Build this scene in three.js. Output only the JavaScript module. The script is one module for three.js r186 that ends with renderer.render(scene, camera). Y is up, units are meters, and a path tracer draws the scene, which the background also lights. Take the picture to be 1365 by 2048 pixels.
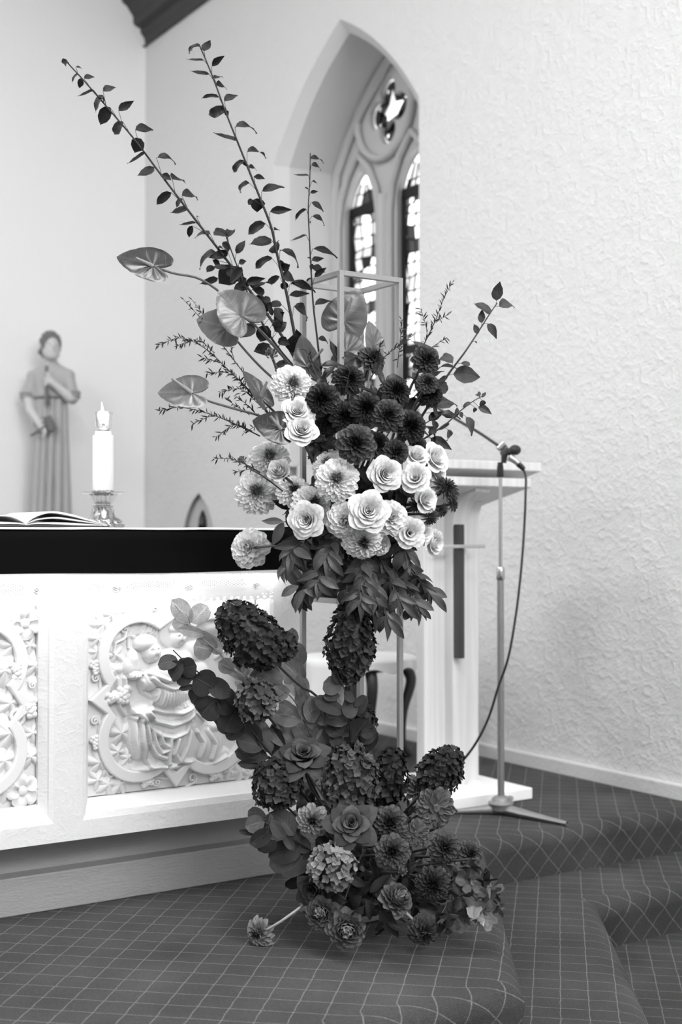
import * as THREE from 'three';
import { RoundedBoxGeometry } from 'three/addons/geometries/RoundedBoxGeometry.js';
import { mergeGeometries, mergeVertices } from 'three/addons/utils/BufferGeometryUtils.js';
import { MarchingCubes } from 'three/addons/objects/MarchingCubes.js';
import { RectAreaLightUniformsLib } from 'three/addons/lights/RectAreaLightUniformsLib.js';

// ---------- camera, sky, lights, exposure ----------
const W = 1365, H = 2048, FP = 2620, EYE = 0.97, PITCH = Math.atan(48 / FP), YAW = THREE.MathUtils.degToRad(56.9);
const scene = new THREE.Scene();
const camera = new THREE.PerspectiveCamera(2 * Math.atan(H / 2 / FP) * 180 / Math.PI, W / H, 0.1, 100);
camera.position.set(0, EYE, 0);
camera.lookAt(Math.cos(YAW) * Math.cos(PITCH), EYE + Math.sin(PITCH), -Math.sin(YAW) * Math.cos(PITCH));
camera.focus = 3.2; camera.userData.fStop = 2.8;
scene.background = new THREE.Color().setRGB(1, 1, 1);
scene.backgroundIntensity = 2.4;
const renderer = new THREE.WebGLRenderer({ antialias: true });
renderer.toneMapping = THREE.LinearToneMapping;
renderer.toneMappingExposure = 1.13;
renderer.shadowMap.enabled = true;
RectAreaLightUniformsLib.init();
function areaLight(p, look, w, h, L) {
  const l = new THREE.RectAreaLight(0xffffff, L, w, h);
  l.position.set(...p); l.lookAt(...look); scene.add(l); return l;
}
// unseen ceiling panels, and unseen side and front windows placed to light the room
const CEIL = [[0.6, -2.3], [1.4, -0.2], [-0.8, -5.6]];
const CEIL_L = [7.5, 11, 12];
CEIL.forEach(([x, z], i) => areaLight([x, 5.08, z], [x, 0, z - 0.001], 1.5, 1.5, CEIL_L[i]));
areaLight([-4.38, 3.1, -4.3], [0, 2.1, -4.1], 0.9, 1.5, 4);  // unseen left window, placed to light the right wall
areaLight([1.7, 3.9, 3.92], [1.6, 1.1, -3.6], 3.0, 2.2, 16);  // unseen front window behind the camera, placed to light flowers and back wall

// ---------- helpers ----------
const V = (x = 0, y = 0, z = 0) => new THREE.Vector3(x, y, z);
const PI = Math.PI, sin = Math.sin, cos = Math.cos, lerp = (a, b, t) => a + (b - a) * t, cl = (x, a = 0, b = 1) => Math.min(b, Math.max(a, x));
const ss = (a, b, x) => { const t = cl((x - a) / (b - a)); return t * t * (3 - 2 * t); };
let seedN = 7;
const seed = (n) => { seedN = n; };
const rnd = (a = 1, b) => { seedN = (seedN + 0x6d2b79f5) | 0; let t = Math.imul(seedN ^ (seedN >>> 15), 1 | seedN); t = (t + Math.imul(t ^ (t >>> 7), 61 | t)) ^ t; const r = ((t ^ (t >>> 14)) >>> 0) / 4294967296; return b === undefined ? r * a : a + (b - a) * r; };
camera.updateMatrixWorld(true);
const CX = V(), CY = V(), CZ = V(); camera.matrixWorld.extractBasis(CX, CY, CZ);      // right, up, towards the viewer
const EYEP = V(0, EYE, 0);
const at = (px, py, d) => EYEP.clone().addScaledVector(CX, (px - 682.5) / FP * d).addScaledVector(CY, -(py - 1024) / FP * d).addScaledVector(CZ, -d);
const dirOf = (px, py) => at(px, py, 1).sub(EYEP);
const onZ = (px, py, z) => { const r = dirOf(px, py); return EYEP.clone().addScaledVector(r, z / r.z); };
const onX = (px, py, x) => { const r = dirOf(px, py); return EYEP.clone().addScaledVector(r, x / r.x); };
const onY = (px, py, y) => { const r = dirOf(px, py); return EYEP.clone().addScaledVector(r, (y - EYE) / r.y); };
const depthOf = (p) => -p.clone().sub(EYEP).dot(CZ);
const used = {};
const numbered = (n) => { const k = used[n] = (used[n] ?? -1) + 1; return k ? n + '_' + String(k).padStart(3, '0') : n; };
function thing(name, label, category, pos = V(), group) {
  const o = new THREE.Group(); o.name = numbered(name); scene.add(o);
  o.position.copy(pos); o.userData = { label, category }; if (group) o.userData.group = group; return o;
}
function part(name, geo, m, parent, label) {
  const o = new THREE.Mesh(geo, m); o.name = name; o.castShadow = o.receiveShadow = true;
  parent.add(o); if (label) o.userData.label = label; return o;
}
function solo(name, geo, m, label, category, group) {
  const o = part(numbered(name), geo, m, scene); o.userData = { label, category }; if (group) o.userData.group = group; return o;
}
function struct(name, geo, m, parent = scene) { const o = part(name, geo, m, parent); if (parent === scene) o.userData.kind = 'structure'; return o; }
const M4 = () => new THREE.Matrix4();
const box = (x0, x1, y0, y1, z0, z1, r = 0) => {
  const g = r ? new RoundedBoxGeometry(x1 - x0, y1 - y0, z1 - z0, 2, r) : new THREE.BoxGeometry(x1 - x0, y1 - y0, z1 - z0);
  return g.translate((x0 + x1) / 2, (y0 + y1) / 2, (z0 + z1) / 2);
};
const clean = (g) => { const h = g.index ? g.toNonIndexed() : g.clone(); for (const k of Object.keys(h.attributes)) if (!['position', 'normal', 'uv'].includes(k)) h.deleteAttribute(k); if (!h.attributes.uv) h.setAttribute('uv', new THREE.BufferAttribute(new Float32Array(h.attributes.position.count * 2), 2)); h.morphAttributes = {}; return h; };
const merge = (list) => mergeGeometries(list.map(clean));
function surf(nu, nv, fn) {
  const p = [], uv = [], ix = [], t = V();
  for (let j = 0; j <= nv; j++) for (let i = 0; i <= nu; i++) { fn(i / nu, j / nv, t); p.push(t.x, t.y, t.z); uv.push(i / nu, j / nv); }
  for (let j = 0; j < nv; j++) for (let i = 0; i < nu; i++) { const a = j * (nu + 1) + i, b = a + 1, c = a + nu + 1, d = c + 1; ix.push(a, b, d, a, d, c); }
  const g = new THREE.BufferGeometry();
  g.setAttribute('position', new THREE.Float32BufferAttribute(p, 3)); g.setAttribute('uv', new THREE.Float32BufferAttribute(uv, 2)); g.setIndex(ix); g.computeVertexNormals(); return g;
}
function tube(pts, r0, r1 = r0, seg = 0, rad = 7, uvLen = 1) {      // tapered tube through points
  const c = new THREE.CatmullRomCurve3(pts, false, 'centripetal'), n = seg || Math.max(6, pts.length * 4), fr = c.computeFrenetFrames(n, false);
  const P = []; for (let i = 0; i <= n; i++) P.push(c.getPointAt(i / n));
  return surf(rad, n, (u, v, t) => { const i = Math.round(v * n), r = lerp(r0, r1, v), a = u * 2 * PI; t.copy(P[i]).addScaledVector(fr.normals[i], r * cos(a)).addScaledVector(fr.binormals[i], r * sin(a)); });
}
const lathe = (pts, seg = 32) => new THREE.LatheGeometry(pts.map(([x, y]) => new THREE.Vector2(x, y)), seg);
function extrude(pts, depth, o = {}) {
  const s = pts instanceof THREE.Shape ? pts : new THREE.Shape(pts.map(([x, y]) => new THREE.Vector2(x, y)));
  return new THREE.ExtrudeGeometry(s, { depth, bevelEnabled: !!o.bevel, bevelThickness: o.bevel || 0, bevelSize: o.bevel || 0, bevelSegments: o.bs || 2, curveSegments: o.cs || 12, steps: 1 });
}
// textures
const lat = new Map();
function hash(i, j, s) { let h = Math.imul(i, 374761393) ^ Math.imul(j, 668265263) ^ Math.imul(s, 1274126177); h = Math.imul(h ^ (h >>> 13), 1274126177); return ((h ^ (h >>> 16)) >>> 0) / 4294967296; }
function tnoise(x, y, per, s) {                                      // tileable value noise
  const i = Math.floor(x), j = Math.floor(y), u = x - i, v = y - j, a = u * u * (3 - 2 * u), b = v * v * (3 - 2 * v), m = (k) => ((k % per) + per) % per;
  return lerp(lerp(hash(m(i), m(j), s), hash(m(i + 1), m(j), s), a), lerp(hash(m(i), m(j + 1), s), hash(m(i + 1), m(j + 1), s), a), b);
}
const fbm = (u, v, per, oct, s) => { let t = 0, k = 0.5, n = 0; for (let o = 0; o < oct; o++) { t += k * tnoise(u * per, v * per, per, s + o); n += k; per *= 2; k *= 0.5; } return t / n; };
function tex(n, fn, srgb = false, m = n) {
  const d = new Uint8Array(n * m * 4);
  for (let j = 0; j < m; j++) for (let i = 0; i < n; i++) { const v = cl(fn(i / n, j / m)) * 255, k = (j * n + i) * 4; d[k] = d[k + 1] = d[k + 2] = v; d[k + 3] = 255; }
  const t = new THREE.DataTexture(d, n, m); t.wrapS = t.wrapT = THREE.RepeatWrapping; t.magFilter = THREE.LinearFilter; t.minFilter = THREE.LinearMipmapLinearFilter; t.generateMipmaps = true;
  if (srgb) t.colorSpace = THREE.SRGBColorSpace; t.needsUpdate = true; return t;
}
const grey = (g) => new THREE.Color(g / 255, g / 255, g / 255).convertSRGBToLinear();
function mat(g, o = {}) { const m = new THREE.MeshPhysicalMaterial({ roughness: 0.7, side: THREE.DoubleSide, ...o }); m.color = grey(g); return m; }
function rep(t, sx, sy = sx) { const c = t.clone(); c.repeat.set(sx, sy); c.needsUpdate = true; return c; }
// uv in metres from two world axes
function planar(g, au, av) { const p = g.attributes.position, n = p.count, uv = new Float32Array(n * 2), t = V(); for (let i = 0; i < n; i++) { t.fromBufferAttribute(p, i); uv[2 * i] = t.dot(au); uv[2 * i + 1] = t.dot(av); } g.setAttribute('uv', new THREE.BufferAttribute(uv, 2)); return g; }
const AX = V(1, 0, 0), AY = V(0, 1, 0), AZ = V(0, 0, 1);

// ---------- materials of the setting ----------
const plasterB = tex(1024, (u, v) => { const a = fbm(u, v, 8, 4, 3), r = Math.pow(1 - Math.abs(2 * fbm(u + 0.3, v, 14, 4, 11) - 1), 3); return 0.45 * a + 0.35 * r + 0.2 * fbm(u, v, 90, 2, 23); });
const plasterRough = mat(216, { roughness: 0.62, bumpMap: rep(plasterB, 1 / 0.55), bumpScale: 0.0065 });
const plasterFine = mat(236, { roughness: 0.75, bumpMap: rep(plasterB, 1 / 1.6), bumpScale: 0.004 });
const stone = mat(188, { roughness: 0.85, bumpMap: rep(plasterB, 1), bumpScale: 0.003 });
const NC = 8, CELL = 0.0672, TILE = NC * CELL;
const carpetT = tex(2048, (u, v) => {
  const wob = (a) => 0.05 * (fbm(a, 0.37, 16, 2, 5) - 0.5);
  const a = u * NC + wob(v) * 0.8, b = v * NC + wob(u + 0.5) * 0.8, da = Math.abs(a - Math.round(a)), db = Math.abs(b - Math.round(b));
  const dot = (s) => 0.55 + 0.45 * sin(s * 2 * PI * 26);
  const grain = tnoise(u * 700, v * 700, 700, 9), fine = tnoise(u * 340, v * 340, 340, 4), big = fbm(u, v, 3, 3, 31);
  const la = ss(0.026, 0.012, da) * (0.3 + 0.7 * dot(b) * grain * 1.7), lb = ss(0.026, 0.012, db) * (0.3 + 0.7 * dot(a) * grain * 1.7);
  const pile = 0.278 + 0.09 * (grain - 0.5) + 0.07 * (fine - 0.5) + 0.13 * (big - 0.5);
  return lerp(pile, 0.58 + 0.2 * (grain - 0.5), cl(Math.max(la, lb)));
}, true);
const carpet = mat(255, { map: carpetT, roughness: 0.97, sheen: 0.12, sheenColor: grey(120), sheenRoughness: 0.6, bumpMap: tex(512, (u, v) => tnoise(u * 256, v * 256, 256, 2)), bumpScale: 0.003 });
carpet.bumpMap.repeat.set(2, 2);
const N1 = V(0.7372, 0, 0.6756), N2 = V(-0.6756, 0, 0.7372);        // the two directions of the carpet's lines
const cuv = (x, z) => [((x * N1.x + z * N1.z) - 0.003) / TILE, ((x * N2.x + z * N2.z) + 2.97) / TILE];
// ---------- carpeted platform and steps ----------
const unit = (a, b) => { const d = [b[0] - a[0], b[1] - a[1]], l = Math.hypot(...d); return [d[0] / l, d[1] / l]; };
function tier(name, line, y, drop, r, back) {
  const n = line.length, nor = [];                                   // outward normals of the edges (towards the lower side)
  for (let i = 0; i < n - 1; i++) { const d = unit(line[i], line[i + 1]); nor.push([-d[1] * -1, -d[0]]); }
  for (const q of nor) { if (q[0] * 0.62 + q[1] * 0.3 < 0 && q[1] < 0) { q[0] *= -1; q[1] *= -1; } }
  const mit = line.map((p, i) => { const a = nor[Math.max(0, i - 1)], b = nor[Math.min(n - 2, i)], m = [a[0] + b[0], a[1] + b[1]], k = 2 / (m[0] * m[0] + m[1] * m[1]); return [m[0] * k, m[1] * k]; });
  const prof = [[-r - 0.02, 0, 0]];                                  // offset, height, arc length
  for (let i = 0; i <= 8; i++) { const a = i / 8 * PI * 0.55; prof.push([-r + r * sin(a), -r + r * cos(a), 0.02 + r * a]); }
  const last = prof[prof.length - 1]; for (const [o, h] of [[last[0] - 0.006, -drop * 0.6], [last[0] - 0.012, -drop - 0.01]]) { const q = prof[prof.length - 1]; prof.push([o, h, q[2] + Math.hypot(o - q[0], h - q[1])]); }
  const P = [], UV = [], IX = [];
  for (let e = 0; e < n - 1; e++) {
    const b0 = P.length / 3, seg = Math.max(2, Math.ceil(Math.hypot(line[e + 1][0] - line[e][0], line[e + 1][1] - line[e][1]) / 0.15));
    for (let s = 0; s <= seg; s++) {
      const t = s / seg, m = [lerp(mit[e][0], mit[e + 1][0], t), lerp(mit[e][1], mit[e + 1][1], t)], c = [lerp(line[e][0], line[e + 1][0], t), lerp(line[e][1], line[e + 1][1], t)];
      for (const [o, h, arc] of prof) { const k = o; P.push(c[0] + m[0] * k, y + h, c[1] + m[1] * k); const f = -r - 0.02; const q = cuv(c[0] + m[0] * f + nor[e][0] * arc, c[1] + m[1] * f + nor[e][1] * arc); UV.push(...q); }
    }
    const w = prof.length; for (let s = 0; s < seg; s++) for (let j = 0; j < w - 1; j++) { const a = b0 + s * w + j, b = a + 1, cc = a + w, d = cc + 1; IX.push(a, b, d, a, d, cc); }
  }
  const g = new THREE.BufferGeometry(); g.setAttribute('position', new THREE.Float32BufferAttribute(P, 3)); g.setAttribute('uv', new THREE.Float32BufferAttribute(UV, 2)); g.setIndex(IX); g.computeVertexNormals();
  const f = -r - 0.02, inner = line.map((p, i) => [p[0] + mit[i][0] * f, p[1] + mit[i][1] * f]);
  const shape = new THREE.Shape([...inner, ...back].map(([x, z]) => new THREE.Vector2(x, -z)));
  const top = new THREE.ShapeGeometry(shape).rotateX(-PI / 2).translate(0, y, 0), tp = top.attributes.position, uv = [];
  for (let i = 0; i < tp.count; i++) uv.push(...cuv(tp.getX(i), tp.getZ(i)));
  top.setAttribute('uv', new THREE.Float32BufferAttribute(uv, 2));
  struct(name, merge([top, g]), carpet);
}
const XR = 3.70, ZB = -8.10;
tier('floor_platform', [[XR + 0.1, -3.25], [2.66, -3.25], [1.885, -2.165], [-4.6, -2.165]], 0, 0.15, 0.045, [[-4.6, ZB - 0.2], [XR + 0.1, ZB - 0.2]]);
tier('floor_step', [[XR + 0.1, -2.94], [2.86, -2.94], [2.05, -1.86], [-4.6, -1.86]], -0.15, 0.15, 0.05, [[-4.6, -2.9], [1.5, -2.9], [2.3, -3.6], [XR + 0.1, -3.6]]);
{
  const g = box(-4.7, XR + 0.2, -0.45, -0.30, -3.4, 4.2), p = g.attributes.position, uv = [];
  for (let i = 0; i < p.count; i++) uv.push(...cuv(p.getX(i), p.getZ(i)));
  g.setAttribute('uv', new THREE.Float32BufferAttribute(uv, 2)); struct('floor', g, carpet);
}
// ---------- walls ----------
const WZ = -5.684;                                                   // centre of the window
function archLine(hw, yb, ys, ya, bulge, n = 10, c = 0) {            // closed outline, from bottom left up, over the point and down
  const L = [[c - hw, yb], [c - hw, (yb + ys) / 2]], arc = (x0, y0, x1, y1, s) => { for (let i = 0; i <= n; i++) { const t = i / n, k = 4 * t * (1 - t) * bulge; const dx = x1 - x0, dy = y1 - y0, l = Math.hypot(dx, dy); L.push([lerp(x0, x1, t) - dy / l * k * s, lerp(y0, y1, t) + dx / l * k * s]); } };
  arc(c - hw, ys, c, ya, 1); L.pop(); arc(c, ya, c + hw, ys, 1); L.push([c + hw, (yb + ys) / 2], [c + hw, yb]); return L;
}
const toRight = (g, x) => g.rotateY(PI / 2).translate(x, 0, 0);      // shape (x, y) -> world (-z, y), depth -> +x
const loft = (A, B, xa, xb, c) => surf(A.length - 1, 3, (u, v, t) => { const i = Math.round(u * (A.length - 1)); t.set(lerp(xa, xb, v), lerp(A[i][1], B[i][1], v), -c - lerp(A[i][0], B[i][0], v)); });
const outer = archLine(0.688, 1.28, 3.062, 3.665, 0.055), inner = archLine(0.612, 1.36, 3.045, 3.605, 0.055);
const flat = (g) => { const h = g.toNonIndexed(); h.computeVertexNormals(); return h; };
{
  const s = new THREE.Shape([[-4.2, -0.5], [8.3, -0.5], [8.3, 5.4], [-4.2, 5.4]].map(([x, y]) => new THREE.Vector2(x, y)));
  s.holes.push(new THREE.Path(outer.map(([x, y]) => new THREE.Vector2(x - WZ, y))));
  const nO = archLine(0.2, 0.55, 1.02, 1.235, 0.03, 8, 7.3);
  s.holes.push(new THREE.Path(nO.map(([x, y]) => new THREE.Vector2(x, y))));
  struct('wall_right', planar(toRight(extrude(s, 0.6), XR), AZ, AY), plasterRough);
  const nI = archLine(0.062, 0.6, 1.04, 1.135, 0.015, 8, 7.3);
  const nS = new THREE.Shape(nO.map(([x, y]) => new THREE.Vector2(x, y))); nS.holes.push(new THREE.Path(nI.map(([x, y]) => new THREE.Vector2(x, y))));
  const niche = new THREE.Group(); niche.name = 'window_2'; niche.userData.kind = 'structure'; scene.add(niche);  // a small pointed wall niche, no window
  struct('niche_surround', merge([toRight(extrude(nS, 0.05), XR + 0.03), flat(loft(nO, nO, XR, XR + 0.05, 0))]), stone, niche);
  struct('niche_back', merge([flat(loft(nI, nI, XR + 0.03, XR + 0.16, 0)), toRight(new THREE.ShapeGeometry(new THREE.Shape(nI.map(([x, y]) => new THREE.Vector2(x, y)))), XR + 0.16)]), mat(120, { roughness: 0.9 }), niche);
}
struct('wall_back', planar(box(-4.9, XR + 0.6, -0.5, 5.4, ZB - 0.3, ZB), AX, AY), plasterFine);
struct('wall_left', planar(box(-4.8, -4.45, -0.5, 5.4, ZB - 0.2, 4.2), AZ, AY), plasterFine);
struct('wall_front', planar(box(-4.8, XR + 0.6, -0.5, 5.4, 4.0, 4.3), AX, AY), plasterFine);
struct('ceiling', planar(box(-4.8, XR + 0.6, 5.2, 5.5, ZB - 0.3, 4.3), AX, AZ), plasterFine);
// skirting along the right wall
struct('baseboard_right', planar(merge([box(XR - 0.022, XR + 0.05, -0.02, 0.055, ZB, -3.15, 0.006), box(XR - 0.02, XR + 0.05, -0.46, -0.09, -3.2, -2.9, 0.006)]), AZ, AY), mat(208, { roughness: 0.5, bumpMap: rep(plasterB, 2), bumpScale: 0.003 }));
// dark timber cornice along the top of the right wall
{
  const pr = [[290, 94], [297, 88], [295, 75], [287, 64], [287, 56], [276, 52], [272, 45], [272, 33], [263, 19], [259, 13], [251, 8], [248, 0], [236, -22], [232, -60], [200, -75], [190, -130], [330, -150], [420, -150]];
  const L = pr.map(([x, y]) => [3.672 - (290 - x) * 0.0036, 4.275 + (94 - y) * 0.0031]);
  L.push([3.9, 5.1], [3.9, 4.275]);
  const wood = mat(62, { roughness: 0.6, bumpMap: rep(plasterB, 0.6, 4), bumpScale: 0.004 });
  const o = struct('trim_1', planar(extrude(L.reverse(), 10).translate(0, 0, ZB), AZ, AY), wood);
}
// ---------- the stained glass window ----------
const win = new THREE.Group(); win.name = 'window_1'; win.userData.kind = 'structure'; scene.add(win);
{
  const cW = -WZ, shp = (L, c = cW) => new THREE.Path(L.map(([x, y]) => new THREE.Vector2(x + c, y)));
  struct('window_reveal', planar(merge([flat(loft(outer, inner, XR, XR + 0.06, cW)), flat(loft(inner, inner, XR + 0.06, XR + 0.36, cW)), box(XR + 0.1, XR + 0.36, 1.2, 1.37, WZ - 0.6, WZ + 0.6)]), V(0.6, 0, 0.8), AY), mat(205, { roughness: 0.8, bumpMap: rep(plasterB, 1), bumpScale: 0.003 }), win);
  const XT = XR + 0.36, tc = 5.80;                                  // tracery face and the middle of its mullion
  const lancet = (k) => archLine(0.158, 1.5, 2.80, 3.01, 0.035, 8, tc + k * 0.255);
  const quat = (r, d, n = 14) => { const L = [], m = (r * r - d * d) > 0 ? 1 : 1; for (let q = 0; q < 4; q++) for (let i = 0; i <= n; i++) { const a = PI / 4 + q * PI / 2 + PI / 2 - PI * 0.72 + (i / n) * PI * 1.44 - PI / 4; L.push([tc + d * cos(q * PI / 2) + r * cos(q * PI / 2 + (i / n - 0.5) * PI * 1.36), 3.285 + d * sin(q * PI / 2) + r * sin(q * PI / 2 + (i / n - 0.5) * PI * 1.36)]); } return L; };
  const Q = quat(0.085, 0.105);
  const big = new THREE.Shape(archLine(0.64, 1.3, 3.04, 3.64, 0.055, 10, cW).map(([x, y]) => new THREE.Vector2(x, y)));
  for (const L of [lancet(1), lancet(-1), Q]) big.holes.push(new THREE.Path(L.map(([x, y]) => new THREE.Vector2(x, y))));
  struct('tracery', planar(toRight(extrude(big, 0.022, { bevel: 0.012 }), XT + 0.03), AZ, AY), stone, win);
  const w = (x, y, o = 0) => V(XT + o, y, -x), rib = (pts, r) => tube(pts.map(([x, y]) => w(x, y)), r, r, 24, 8);
  const ribs = [];
  for (const k of [1, -1]) { const c = tc + k * 0.255, a = archLine(0.205, 1.4, 2.74, 3.1, 0.05, 8, c); ribs.push(rib(a, 0.022)); }
  const circ = []; for (let i = 0; i <= 32; i++) { const a = i / 32 * 2 * PI; circ.push([tc + 0.26 * cos(a), 3.285 + 0.26 * sin(a)]); }
  ribs.push(rib(circ, 0.022), rib([[tc, 1.4], [tc, 2.2], [tc, 2.82]], 0.04));
  const edge = archLine(0.59, 1.4, 3.03, 3.58, 0.055, 10, cW); ribs.push(rib(edge, 0.03));
  struct('tracery_rib', merge(ribs), stone, win);
  // leaded lights: dark frames, bars, lead and single panes
  const XG = XT + 0.058, lead = [], dark = mat(30, { roughness: 0.5, metalness: 0.3 });
  const tones = [255, 246, 215, 165, 110, 50].map((g) => mat(g, { transmission: 1, roughness: 0.25, thickness: 0 }));
  const pane = (L, m) => { const s = new THREE.Shape(L.map(([x, y]) => new THREE.Vector2(x, y))); struct('glass_pane', toRight(extrude(s, 0.004), XG), m, win); };
  const strip = (a, b, r = 0.0048) => { const A = V(XG, a[1], -a[0]), B = V(XG, b[1], -b[0]); if (A.distanceTo(B) > 1e-3) lead.push(tube([A, A.clone().lerp(B, 0.5), B], r, r, 2, 5)); };
  seed(41);
  for (const k of [1, -1]) {
    const c = tc + k * 0.255, hw = 0.158, y0 = 1.5, lim = (y) => y < 2.8 ? hw : hw * cl((3.01 - y) / 0.21, 0.02, 1) ** 0.7;
    struct('window_bar', merge([box(XG - 0.012, XG + 0.006, 2.775, 2.835, -c - hw, -c + hw, 0.004), box(XG - 0.012, XG + 0.006, 1.94, 1.99, -c - hw, -c + hw, 0.004), box(XG - 0.012, XG + 0.006, 1.5, 2.80, -c - hw - 0.004, -c - hw + 0.03, 0.004), box(XG - 0.012, XG + 0.006, 1.5, 2.80, -c + hw - 0.014, -c + hw + 0.004, 0.004)]), dark, win);
    const ys = []; for (let y = y0; y < 3.0; y += rnd(0.05, 0.075)) ys.push(y);
    const xs = [-1, -0.72, -0.28, 0.3, 0.74, 1];
    const node = ys.map((y, j) => xs.map((x, i) => [c + (i === 0 || i === 5 ? x : x + rnd(-0.1, 0.1)) * lim(y), y + (i > 0 && i < 5 ? rnd(-0.014, 0.014) : 0)]));
    for (let j = 0; j < ys.length - 1; j++) for (let i = 0; i < 5; i++) {
      const q = [node[j][i], node[j][i + 1], node[j + 1][i + 1], node[j + 1][i]], mx = (q[0][0] + q[2][0]) / 2, my = (q[0][1] + q[2][1]) / 2;
      let m = tones[Math.floor(rnd(0, 5.2))];
      if (Math.hypot((mx - c - 0.02) / 0.075, (my - 2.66) / 0.1) < 1 || Math.hypot((mx - c + 0.03) / 0.07, (my - 2.36) / 0.1) < 1 || Math.hypot((mx - c) / 0.1, (my - 2.1) / 0.12) < 1) m = tones[0];
      pane(q, m); strip(q[0], q[1]); strip(q[0], q[3]);
    }
  }
  // quatrefoil light: pale star in a dark ground with small bright dots
  const inQ = (x, y) => [0, 1, 2, 3].some((q) => Math.hypot(x - tc - 0.093 * cos(q * PI / 2), y - 3.285 - 0.093 * sin(q * PI / 2)) < 0.078) || Math.hypot(x - tc, y - 3.285) < 0.09;
  const ring = (r0, r1, L, s = 1) => L.map(([x, y]) => [tc + (x - tc) * s, 3.285 + (y - 3.285) * s]);
  const Q2 = ring(0, 0, Q, 0.86);
  for (let i = 0; i < Q.length; i++) { const n = (i + 1) % Q.length; if (i % 15 === 14) continue; if (i % 3 === 0 && i + 3 < Q.length) pane([Q[i], Q[i + 3 > Math.floor(i / 15) * 15 + 14 ? Math.floor(i / 15) * 15 + 14 : i + 3], Q2[i + 3 > Math.floor(i / 15) * 15 + 14 ? Math.floor(i / 15) * 15 + 14 : i + 3], Q2[i]], tones[i % 2 ? 1 : 2]); strip(Q2[i], Q2[n], 0.002); }
  const star = []; for (let i = 0; i < 10; i++) { const a = PI / 2 + i / 10 * 2 * PI, r = i % 2 ? 0.06 : 0.135; star.push([tc + r * cos(a) * 0.9, 3.285 + r * sin(a)]); }
  for (let i = 0; i < 10; i += 2) pane([[tc, 3.29], star[(i + 9) % 10], star[i], star[i + 1]], tones[0]);
  for (let i = 0; i < 10; i++) { const n = (i + 1) % 10; strip(star[i], star[n], 0.0025); }
  const dots = [];
  for (let q = 0; q < 4; q++) for (let k = -1; k <= 1; k += 2) { const a = q * PI / 2 + k * 0.36, r = 0.13; const L = []; for (let i = 0; i < 8; i++) L.push([tc + r * cos(a) + 0.012 * cos(i * PI / 4), 3.285 + r * sin(a) + 0.012 * sin(i * PI / 4)]); dots.push(L); pane(L, tones[1]); }
  const gs = new THREE.Shape(Q2.map(([x, y]) => new THREE.Vector2(x, y))); gs.holes.push(new THREE.Path(star.map(([x, y]) => new THREE.Vector2(x, y))), ...dots.map((L) => new THREE.Path(L.map(([x, y]) => new THREE.Vector2(x, y)))));
  struct('glass_pane', toRight(extrude(gs, 0.003), XG + 0.001), mat(96, { transmission: 1, roughness: 0.25, thickness: 0 }), win);
  struct('lead_came', merge(lead), dark, win);
}
// ---------- altar ----------
const altarW = mat(230, { roughness: 0.55, bumpMap: rep(plasterB, 3), bumpScale: 0.0015 });
const reliefM = mat(232, { roughness: 0.6 });
const plinthM = mat(160, { roughness: 0.6, bumpMap: rep(plasterB, 2, 8), bumpScale: 0.0015 });
const AL = -0.5, AR = 1.949, ZF = -3.20;
const PXC = [1.575, 0.929, 0.283];                                   // middles of the carved panels
const PYC = 0.54;
const altar = thing('altar', 'white painted altar with carved quatrefoil relief panels on a grey plinth', 'altar', V(0.8, 0, -3.8));
{
  const g = (x) => x.translate(-0.8, 0, 3.8);
  part('plinth', g(planar(merge([box(AL + 0.04, 1.907, 0, 0.098, -4.3, -3.268, 0.004), box(AL + 0.08, 1.87, 0.09, 0.2, -4.28, -3.325)]), AX, AY)), plinthM, altar, 'grey painted stepped plinth');
  // frame of stiles and rails with the panel openings cut out and bevelled inwards
  const s = new THREE.Shape([[AL, 0.19], [AR, 0.19], [AR, 0.90], [AL, 0.90]].map(([x, y]) => new THREE.Vector2(x, y)));
  const bev = [], zi = -0.052;
  for (const c of PXC) {
    const x0 = c - 0.284, x1 = c + 0.284, y0 = 0.238, y1 = 0.86, a0 = c - 0.253, a1 = c + 0.253, b0 = 0.287, b1 = 0.83;
    s.holes.push(new THREE.Path([[x0, y0], [x0, y1], [x1, y1], [x1, y0]].map(([x, y]) => new THREE.Vector2(x, y))));
    const O = [[x0, y0], [x1, y0], [x1, y1], [x0, y1], [x0, y0]], I = [[a0, b0], [a1, b0], [a1, b1], [a0, b1], [a0, b0]];
    const st = [0, 0.35, 0.4, 0.93, 0.95], dz = [0, -0.004, -0.012, -0.036, -0.05];
    for (let e = 0; e < 4; e++) bev.push(flat(surf(1, 4, (u, v, t) => { const k = Math.round(v * 4), q = (i) => [lerp(O[i][0], I[i][0], st[k]), lerp(O[i][1], I[i][1], st[k])], A = q(e), B = q(e + 1); t.set(lerp(A[0], B[0], u), lerp(A[1], B[1], u), ZF + dz[k]); })));
  }
  part('front_frame', g(planar(merge([extrude(s, 0.05).translate(0, 0, ZF - 0.05), ...bev]), AX, AY)), altarW, altar);
  part('body', g(planar(merge([box(AL, AR, 0.19, 0.9, -4.35, ZF - 0.06), box(AR - 0.05, AR, 0.19, 0.9, -4.35, ZF - 0.02)]), AX, AY)), altarW, altar);
  part('altar_slab', g(planar(box(AL - 0.02, AR + 0.02, 0.885, 0.983, -4.4, -3.155, 0.004), AX, AY)), altarW, altar);
}
const ZP = ZF - 0.054;                                               // ground plane of the carving
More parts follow.
